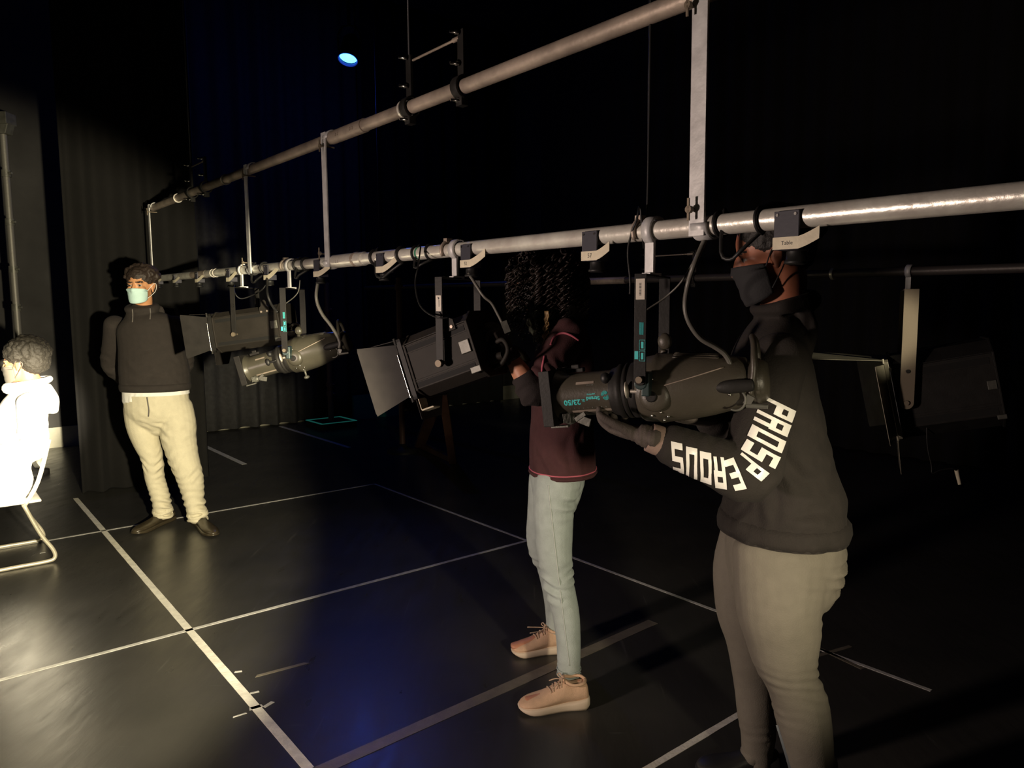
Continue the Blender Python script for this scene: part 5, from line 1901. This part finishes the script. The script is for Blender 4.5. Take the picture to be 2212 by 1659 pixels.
# black under sleeves
mb = MB()
for a, b, c in ((sh_n, el_n, wr_n), (sh_f, el_f, wr_f)):
    mb = MB()
    mb.limb([(a.lerp(b, 0.6), 0.054, 0.054), (b + V((0.004, 0, -0.006)), 0.054, 0.054), (b.lerp(c, 0.18), 0.050, 0.049), (b.lerp(c, 0.34), 0.047, 0.047)], LT, 18)
    sm = fuse(mb, 0.006, 2, cloth([(b, (b - c), 0.09, 0.006, 0.038), (b.lerp(c, 0.5), (b - c), 0.06, 0.004, 0.024)], 6.0))
    person_part(sm, 'under_sleeve', M_blacksleeve, root)
# gloves: the near hand is closed on the back of the lamp
mb = MB()
hd = (P(1068, 700, 2.55) - wr_n).normalized()
hand_solid(mb, wr_n + hd * 0.01, hd, (-0.80, 0.35, -0.35), (-0.2, 0.3, 0.5), (42, 58, 40), 0.12, 0.98, (0.5, 0.6, 0.6), 30, 1.15)
gl = person_part(fuse(mb, 0.0032, 2), 'glove', M_glove, root)
MB().limb([(wr_n - hd * 0.012, 0.036, 0.034), (wr_n + hd * 0.012, 0.037, 0.033), (wr_n + hd * 0.03, 0.037, 0.030)], LT, 20, 3, False).build('glove_cuff', M_blacksleeve, gl)
mb = MB()
hand_solid(mb, wr_f, (-0.5, -0.1, 0.85), (-0.8, -0.1, -0.4), (0, -1, 0), (30, 40, 30), 0.12, 0.95)
person_part(fuse(mb, 0.0034, 2), 'glove', M_glove, root)
# hair: a dense mass and spiral locks hanging over it
mb = MB()
mb.ell(e(-0.030, 0, 0.030), (0.105, 0.100, 0.095), A, 28, 18)
mb.ell(e(-0.070, 0, -0.04), (0.085, 0.120, 0.12), A, 28, 18)
mb.ell(e(-0.085, 0, -0.14), (0.075, 0.125, 0.09), A, 28, 18)
for t in (1, -1):
    mb.ell(e(-0.015, t * 0.095, -0.03), (0.070, 0.040, 0.100), A, 24, 16)
    mb.ell(e(-0.020, t * 0.110, -0.15), (0.065, 0.040, 0.085), A, 24, 16)
hair = fuse(mb, 0.008, 1, lambda p, n: n * (0.010 * noise.noise(p * 26) + 0.007 * noise.noise(p * 60)))
HR = person_part(hair, 'hair', M_curl, root)
rootsl = []
random.seed(21)
for k in range(260):
    az = random.uniform(-2.45, 2.45)
    el = random.uniform(-0.1, 1.35)
    # azimuth 0 is the back of the head
    d = (-A[0] * math.cos(az) + A[1] * math.sin(az))
    st = e(-0.02, 0, 0.03) + d * (0.085 * math.cos(el)) + A[2] * (0.095 * math.sin(el))
    out = random.uniform(0.115, 0.165)
    ln = random.uniform(0.10, 0.30) if abs(az) < 1.5 else random.uniform(0.06, 0.26)
    p1 = e(-0.02, 0, 0.0) + d * out + A[2] * random.uniform(0.0, 0.07)
    p2 = p1 + d * random.uniform(-0.01, 0.015) - UP * ln * 0.5
    p3 = p2 + d * random.uniform(-0.03, 0.005) - UP * ln * 0.5
    rootsl.append([st, st.lerp(p1, 0.6) + A[2] * 0.02, p1, p2, p3])
mb = curls(MB(), rootsl, None, 0.0042, 0.0105, 0.034, 5)
mb.build('curly_locks', M_curl, HR)
mb = MB()
lock = []
for k in range(4):
    s0 = P(1178 + k * 2, 690, 2.66 - 0.004 * k)
    lock.append([s0 + UP * 0.03, s0, P(1175 + k * 2.0, 730, 2.645), P(1174 + k, 765, 2.64), P(1172, 788, 2.64)])
curls(mb, lock, None, 0.004, 0.006, 0.03, 5).build('paler_lock', M_curl_light, HR)
shoe(root, g_n0, dn_, (g_n1 - g_n0).length, M_trainer, M_sole, M_lace, 'trainer', 0.05)
shoe(root, g_f0, df_, (g_f1 - g_f0).length, M_trainer, M_sole, M_lace, 'trainer', 0.05, True)
for S in (near_leg, far_leg):
    c = S[-1][0]
    MB().limb([(c - UP * 0.055, 0.036, 0.040), (c - UP * 0.02, 0.034, 0.036), (c + UP * 0.02, 0.033, 0.034)], LT, 16).build('sock', M_sole, root)

# ------------------------------------------------------------------ person standing in beige trousers
M_beige = mat('beige_cotton', (0.58, 0.54, 0.40), 0.85, 0, 0.15, 200, 0.05, 25)
M_hoodie2 = mat('black_hoodie_cotton', (0.021, 0.0165, 0.0145), 0.9, 0, 0.15, 220, 0.12, 30)
M_white = mat('white_cotton', (0.80, 0.80, 0.77), 0.8, 0, 0.1, 200)
M_mask_blue = mat('pale_blue_mask', (0.50, 0.72, 0.70), 0.7, 0, 0.05, 150)
M_leather = mat('dark_polished_leather', (0.045, 0.036, 0.022), 0.3, 0, 0.08, 50, 0.2, 20)
M_skin_tan = skin('tan_skin', (0.55, 0.27, 0.13))
M_hair_brown = mat('dark_brown_hair', (0.025, 0.016, 0.012), 0.6, 0, 0.3, 160)
M_cord = mat('grey_cord', (0.12, 0.11, 0.10), 0.7)

root = thing('person', 'person in black hoodie, beige trousers and pale blue mask standing with hands behind the back', 'person', V((P(345, 1000, 4.9).x, 4.9, 0)))
FM = V((0.06, -1, 0)).normalized()
LM = UP.cross(FM)
hc = P(304, 617, 4.86)
nb = P(309, 668, 4.91)
e, A = None, None
mb = MB()
e, A = head_solid(mb, hc, V((-0.03, -1, -0.05)), UP, 1.0, nb, 1.05)
torso = secs([(336, 880, 4.9, 0.218, 0.150), (336, 850, 4.9, 0.220, 0.155), (333, 800, 4.9, 0.224, 0.158), (325, 745, 4.9, 0.205, 0.140), (314, 700, 4.9, 0.185, 0.115), (309, 680, 4.9, 0.115, 0.085), (308, 668, 4.9, 0.078, 0.072)])
legA = secs([(306, 880, 4.93, 0.112, 0.115), (308, 915, 4.93, 0.105, 0.105), (314, 946, 4.93, 0.090, 0.092), (329, 990, 4.94, 0.068, 0.075), (335, 1034, 4.96, 0.062, 0.068), (348, 1078, 4.98, 0.060, 0.064), (352, 1110, 5.0, 0.056, 0.060)])
legB = secs([(378, 880, 4.93, 0.112, 0.115), (384, 915, 4.92, 0.115, 0.112), (386, 946, 4.92, 0.112, 0.108), (397, 990, 4.91, 0.096, 0.094), (411, 1034, 4.91, 0.084, 0.086), (419, 1078, 4.92, 0.066, 0.072), (427, 1118, 4.93, 0.058, 0.062)])
shA, elA, wrA = P(250, 700, 4.92), P(240, 786, 5.06), P(292, 842, 5.12)
shB, elB, wrB = P(376, 700, 4.92), P(398, 784, 5.06), P(352, 842, 5.12)
gA0, gA1 = G(374, 1121), G(289, 1157)
gB0, gB1 = G(417, 1124), G(464, 1161)
dA, dB = (gA1 - gA0).normalized(), (gB1 - gB0).normalized()
mb.limb(sk(torso[1:], 0.80), LM, 20)
mb.limb(sk(legA, 0.75), LM, 16)
mb.limb(sk(legB, 0.72), LM, 16)
for a, b, c in ((shA, elA, wrA), (shB, elB, wrB)):
    mb.limb([(a, 0.05, 0.05), (a.lerp(b, 0.5), 0.046, 0.046), (b, 0.041, 0.041), (b.lerp(c, 0.4), 0.040, 0.040), (c, 0.027, 0.024)], LM, 14)
hand_solid(mb, wrA, (0.8, 0.1, -0.5), (0.1, 1, 0.1), (0, 0, 1), (25, 35, 25))
hand_solid(mb, wrB, (-0.8, 0.1, -0.5), (0.1, 1, 0.1), (0, 0, 1), (25, 35, 25))
foot_solid(mb, gA0 + UP * 0.005, dA, 0.26, 0.036, 0.75)
foot_solid(mb, gB0 + UP * 0.005, dB, 0.26, 0.036, 0.75)
body = fuse(mb, 0.006, 3)
bm_head = body.copy()
paint(body, face_spots(e, A))
person_part(body, 'body', [M_skin_tan, M_eye, M_dark, M_lip], root)
mk, corners = face_mask(e, A, bm_head, 1.0, -0.014, -0.112, 62, 0.010)
mo = mk.build('face_mask', M_mask_blue, root)
ear_loops(mo, e, corners, M_white)
mb = MB()
mb.ell(e(-0.028, 0, 0.052), (0.106, 0.092, 0.080), A, 30, 18)
mb.ell(e(-0.060, 0, 0.005), (0.062, 0.086, 0.075), A, 24, 16)
random.seed(5)
for k in range(70):
    az, el = random.uniform(-2.2, 2.2), random.uniform(0.0, 1.4)
    d = -A[0] * math.cos(az) * math.cos(el) + A[1] * math.sin(az) * math.cos(el) + A[2] * math.sin(el)
    r = random.uniform(0.014, 0.022)
    mb.ell(e(-0.028, 0, 0.052) + V((d.x * 0.096, d.y * 0.096, d.z * 0.078)), (r, r, r), None, 10, 8)
hair = fuse(mb, 0.006, 1, lambda p, n: n * (0.006 * noise.noise(p * 60) + 0.003 * noise.noise(p * 140)))
person_part(hair, 'hair', M_hair_brown, root)
# trousers
mb = MB()
mb.limb(secs([(343, 915, 4.95, 0.18, 0.105), (340, 885, 4.92, 0.208, 0.145), (337, 850, 4.92, 0.205, 0.145), (337, 825, 4.92, 0.20, 0.14)]), LM, 24)
mb.limb(legA, LM, 22)
mb.limb(legB, LM, 22)
cufA, cufB = legA[-1][0], legB[-1][0]
tr = fuse(mb, 0.0065, 3, cloth([(P(335, 1010, 4.9), (0.4, 0, 1), 0.10, 0.013, 0.055), (P(345, 1085, 4.95), (0.1, 0, 1), 0.12, 0.011, 0.040), (P(395, 1010, 4.9), (-0.5, 0, 1), 0.12, 0.014, 0.06), (P(422, 1090, 4.9), (-0.1, 0, 1), 0.12, 0.014, 0.045),
                                (P(335, 925, 4.82), (0.5, 0, 1), 0.12, 0.006, 0.06), (P(390, 930, 4.82), (-0.5, 0, 1), 0.12, 0.006, 0.06)], 8.0, 0.002, 10))
TRO = person_part(tr, 'trousers', M_beige, root)
for c, S in ((cufA, legA), (cufB, legB)):
    mb = MB()
    for z, k in ((-0.012, 1.02), (0.018, 1.06), (0.044, 1.0)):
        mb.tube([c + UP * (z + 0.006 * math.sin(2 * t + z * 90)) + V((math.cos(t) * S[-1][1] * k, math.sin(t) * S[-1][2] * k, 0)) for t in [2 * math.pi * q / 20 for q in range(21)]], 0.011, 8, 1)
    person_part(fuse(mb, 0.006, 2), 'cuff', M_beige, TRO)
# white shirt tail under the hoodie
mb = MB()
mb.limb(secs([(337, 872, 4.92, 0.212, 0.148), (337, 850, 4.92, 0.214, 0.150), (335, 825, 4.92, 0.208, 0.148)]), LM, 26, 3, False)
shirt = fuse(mb, 0.007, 2, cloth([(P(280, 862, 4.8), (1, 0, 0), 0.1, 0.003, 0.05)], 3.0))
cut_open(shirt, lambda c: c.z < P(280, 868 - (0 if c.x < P(305, 868, 4.9).x else 12), 4.8).z - 0.02 * min(1, max(0, (P(300, 868, 4.9).x - c.x) / 0.1)))
person_part(shirt, 'shirt_tail', M_white, root)
# hoodie
mb = MB()
mb.limb(torso, LM, 28)
for a, b, c in ((shA, elA, wrA), (shB, elB, wrB)):
    mb.limb([(a, 0.072, 0.072), (a.lerp(b, 0.4), 0.070, 0.070), (b, 0.064, 0.064), (b.lerp(c, 0.4), 0.058, 0.058), (c, 0.042, 0.042)], LM, 20)
ring = [nb + LM * (math.cos(t) * 0.086) - FM * (math.sin(t) * 0.075 - 0.01) + UP * (0.008 + 0.018 * math.sin(t)) for t in [2 * math.pi * k / 14 for k in range(15)]]
mb.tube(ring, 0.024, 10, 3)
mb.limb([(nb - FM * 0.08 + UP * 0.01, 0.10, 0.03), (nb - FM * 0.12 - UP * 0.08, 0.12, 0.035)], LM, 16)
hd2 = fuse(mb, 0.007, 4, cloth([(elA, (0.3, 0, 1), 0.12, 0.008, 0.05), (elB, (0.3, 0, 1), 0.12, 0.008, 0.05), (P(330, 830, 4.75), (0.2, 0, 1), 0.2, 0.007, 0.08)], 11.0, 0.002))
HEMM = P(335, 849, 4.74).z
cut_level(hd2, HEMM)
hw2 = hd2.copy()
HM = person_part(hd2, 'hoodie', M_hoodie2, root)
T4 = bvh_of([hw2])
girdle(torso[1][0], FM, LM, HEMM + 0.002, HEMM + 0.05, T4, 0.001, 'hem_band', M_hoodie2, HM, 80, 0.006)
for px, py0, py1 in ((286, 668, 696), (324, 666, 690)):
    MB().tube(trace([(px, py0), (px + 1, (py0 + py1) / 2), (px, py1)], T4, 4.3), 0.004, 6, 1).build('hood_cord', M_cord, HM)
T5 = bvh_of([tr])
mb = MB()
pts = []
for px, py in ((318, 858), (320, 872), (322, 886), (321, 899)):
    o = P(px, py, 4.3)
    h = T5.ray_cast(o - ORG[root.name], (o - CAM).normalized(), 2)
    if h[0]:
        pts.append(h[0] + ORG[root.name] + h[1] * 0.004)
if len(pts) > 2:
    MB().tube(pts, 0.004, 6, 3).build('drawstring', M_cord, TRO)
shoe(root, gA0, dA, (gA1 - gA0).length, M_leather, M_leather, M_rubber, 'plain')
shoe(root, gB0, dB, (gB1 - gB0).length, M_leather, M_leather, M_rubber, 'plain')

# ------------------------------------------------------------------ seated person and chair
FS = -U2
LS = UP.cross(FS)
rear_n, rear_f = G(122, 1213), G(108, 1163)
mid = (rear_n + rear_f) / 2
rear_f = rear_n + U1 * 0.50
mid = (rear_n + rear_f) / 2
seat_c = mid + FS * 0.26
SZ = P(60, 1072, 4.35).z
M_tube = mat('cream_metal_tube', (0.62, 0.58, 0.46), 0.35, 0.3, 0.05, 40)
M_seat = mat('chair_shell', (0.60, 0.58, 0.52), 0.6, 0, 0.05, 60)
chair = thing('chair', 'pale metal tube chair under the brightly lit seated person', 'chair', V((seat_c.x, seat_c.y, 0)))
for k, r0 in enumerate((rear_n, rear_f)):
    t0 = r0 + UP * (SZ + 0.0) + FS * 0.14
    front = r0 + FS * 0.50
    pts = [t0, t0.lerp(r0, 0.5) , r0 + UP * 0.075 + FS * 0.012, r0 + UP * 0.025 + FS * 0.008, r0 + UP * 0.012 + FS * 0.05, r0 + UP * 0.012 + FS * 0.2, front + UP * 0.012 - FS * 0.05, front + UP * 0.03, front + UP * 0.08, front + UP * SZ - FS * 0.04]
    MB().tube(pts, 0.0115, 10, 5).build('leg_frame', M_tube, chair)
mb = MB()
mb.box(seat_c + UP * (SZ + 0.008), (0.42, 0.48, 0.016), (FS, LS, UP))
mb.build('seat', M_seat, chair, bevel=0.006)
bk = mid + FS * 0.06
for s in (1, -1):
    mb = MB().tube([bk + LS * s * 0.235 + UP * (SZ - 0.02) + FS * 0.08, bk + LS * s * 0.235 + UP * (SZ + 0.12), bk + LS * s * 0.235 + UP * (SZ + 0.36) - FS * 0.07], 0.0115, 10, 4)
    mb.build('back_post', M_tube, chair)
mb = MB().box(bk + UP * (SZ + 0.28) - FS * 0.045, (0.014, 0.46, 0.18), ((FS + UP * 0.22).normalized(), LS, (UP - FS * 0.22).normalized()))
mb.build('backrest', M_seat, chair, bevel=0.006)

M_jacket = mat('white_fleece_jacket', (0.86, 0.85, 0.80), 0.85, 0, 0.15, 160)
M_skin_brown = skin('brown_skin', (0.42, 0.20, 0.10))
M_afro = mat('dark_afro_hair', (0.018, 0.015, 0.010), 0.75, 0, 0.5, 120)
M_trous = mat('white_trousers', (0.80, 0.79, 0.74), 0.8, 0, 0.1, 160)
M_mask_grey = mat('grey_cloth_mask', (0.10, 0.09, 0.075), 0.8)
root = thing('person', 'person in white jacket with round dark hair, sitting at the left edge in strong light', 'person', V((seat_c.x, seat_c.y, 0)))
hip = V((seat_c.x, seat_c.y, SZ + 0.105)) - FS * 0.02
hc = P(47, 783, 4.36)
nb = P(72, 832, 4.40)
mb = MB()
hf = V((-0.97, -0.24, -0.10)).normalized()
e, A = head_solid(mb, hc, hf, UP, 1.0, nb)
stor = [(hip - UP * 0.05 - FS * 0.05, 0.195, 0.140), (hip + UP * 0.08 - FS * 0.035, 0.190, 0.140), (hip.lerp(nb, 0.45), 0.180, 0.130), (hip.lerp(nb, 0.72) , 0.190, 0.125), (hip.lerp(nb, 0.88), 0.160, 0.095), (nb, 0.075, 0.068)]
shl = nb.lerp(hip, 0.14) + LS * 0.185
shr = nb.lerp(hip, 0.14) - LS * 0.185
ell_, elr = shl + V((0.03, -0.03, -0.27)) + FS * 0.02, shr + FS * 0.10 - UP * 0.26
wrl, wrr = ell_ + FS * 0.23 - UP * 0.02 - LS * 0.04, elr + FS * 0.22 + LS * 0.05
kneeL, kneeR = hip + FS * 0.46 + LS * 0.12 - UP * 0.02, hip + FS * 0.46 - LS * 0.12 - UP * 0.02
ankL, ankR = V((kneeL.x, kneeL.y, 0.09)) + FS * 0.05, V((kneeR.x, kneeR.y, 0.09)) + FS * 0.02
mb.limb(sk(stor, 0.82), LS, 20)
for h0, kn_, an in ((hip + LS * 0.10, kneeL, ankL), (hip - LS * 0.10, kneeR, ankR)):
    mb.limb([(h0, 0.075, 0.07), (h0.lerp(kn_, 0.5), 0.066, 0.062), (kn_, 0.05, 0.05), (kn_.lerp(an, 0.4), 0.046, 0.05), (an, 0.034, 0.036)], LS, 16)
    foot_solid(mb, V((an.x, an.y, 0.0)) - FS * 0.06, FS, 0.24, 0.036, 0.75)
for a, b, c in ((shl, ell_, wrl), (shr, elr, wrr)):
    mb.limb([(a, 0.05, 0.05), (b, 0.04, 0.04), (c, 0.026, 0.023)], LS, 14)
    hand_solid(mb, c, FS - UP * 0.25, -UP, LS * (-1 if a is shl else 1), (14, 22, 18), 0.14, 1.0)
body = fuse(mb, 0.006, 3)
bm_head = body.copy()
paint(body, face_spots(e, A))
person_part(body, 'body', [M_skin_brown, M_eye, M_dark, M_lip], root)
mk, corners = face_mask(e, A, bm_head, 1.0, -0.008, -0.118, 70, 0.012)
mo = mk.build('face_mask', M_mask_grey, root)
ear_loops(mo, e, corners, M_mask_grey)
mb = MB()
mb.ell(e(-0.035, 0, 0.060), (0.118, 0.110, 0.094), A, 30, 18)
mb.ell(e(-0.072, 0, 0.010), (0.080, 0.102, 0.090), A, 26, 16)
random.seed(9)
for k in range(160):
    az, el = random.uniform(-2.3, 2.3), random.uniform(-0.2, 1.45)
    d = -A[0] * math.cos(az) * math.cos(el) + A[1] * math.sin(az) * math.cos(el) + A[2] * math.sin(el)
    r = random.uniform(0.012, 0.020)
    mb.ell(e(-0.042, 0, 0.050) + V((d.x * 0.112, d.y * 0.112, d.z * 0.095)), (r, r, r), None, 10, 8)
hair = fuse(mb, 0.006, 1, lambda p, n: n * (0.006 * noise.noise(p * 70) + 0.004 * noise.noise(p * 160)))
person_part(hair, 'hair', M_afro, root)
mb = MB()
mb.limb(stor, LS, 26)
for a, b, c in ((shl, ell_, wrl), (shr, elr, wrr)):
    mb.limb([(a, 0.078, 0.078), (a.lerp(b, 0.5), 0.076, 0.076), (b, 0.070, 0.070), (b.lerp(c, 0.5), 0.060, 0.060), (c - FS * 0.01, 0.045, 0.045)], LS, 20)
mb.limb([(nb - FS * 0.06 - UP * 0.02, 0.11, 0.035), (nb - FS * 0.085 - UP * 0.09, 0.12, 0.04), (nb - FS * 0.09 - UP * 0.16, 0.08, 0.03)], LS, 16)
jk = fuse(mb, 0.007, 3, cloth([(ell_, UP, 0.14, 0.010, 0.06), (hip + UP * 0.15, UP, 0.25, 0.008, 0.08)], 12.0, 0.002))
JK = person_part(jk, 'jacket', M_jacket, root)
ring = [nb + LS * (math.cos(t) * 0.090) + FS * (math.sin(t) * 0.105 + 0.02) + UP * (0.012 - 0.022 * math.sin(t)) for t in [2 * math.pi * k / 16 for k in range(17)]]
MB().tube(ring, lambda q: 0.026 + 0.008 * math.sin(2 * math.pi * q), 12, 3).build('collar', M_jacket, JK)
mb = MB()
for h0, kn_, an in ((hip + LS * 0.10, kneeL, ankL), (hip - LS * 0.10, kneeR, ankR)):
    mb.limb([(h0 - FS * 0.10, 0.100, 0.098), (h0, 0.100, 0.095), (h0.lerp(kn_, 0.5), 0.088, 0.080), (kn_, 0.070, 0.068), (kn_.lerp(an, 0.4), 0.066, 0.066), (an + UP * 0.01, 0.055, 0.055)], LS, 20)
person_part(fuse(mb, 0.007, 3, cloth([(kneeL, FS, 0.12, 0.006, 0.05), (kneeR, FS, 0.12, 0.006, 0.05)], 2.5)), 'trousers', M_trous, root)
for an in (ankL, ankR):
    shoe(root, V((an.x, an.y, 0.0)) - FS * 0.07, FS, 0.27, M_shoe_black, M_sole, M_rubber, 'plain')
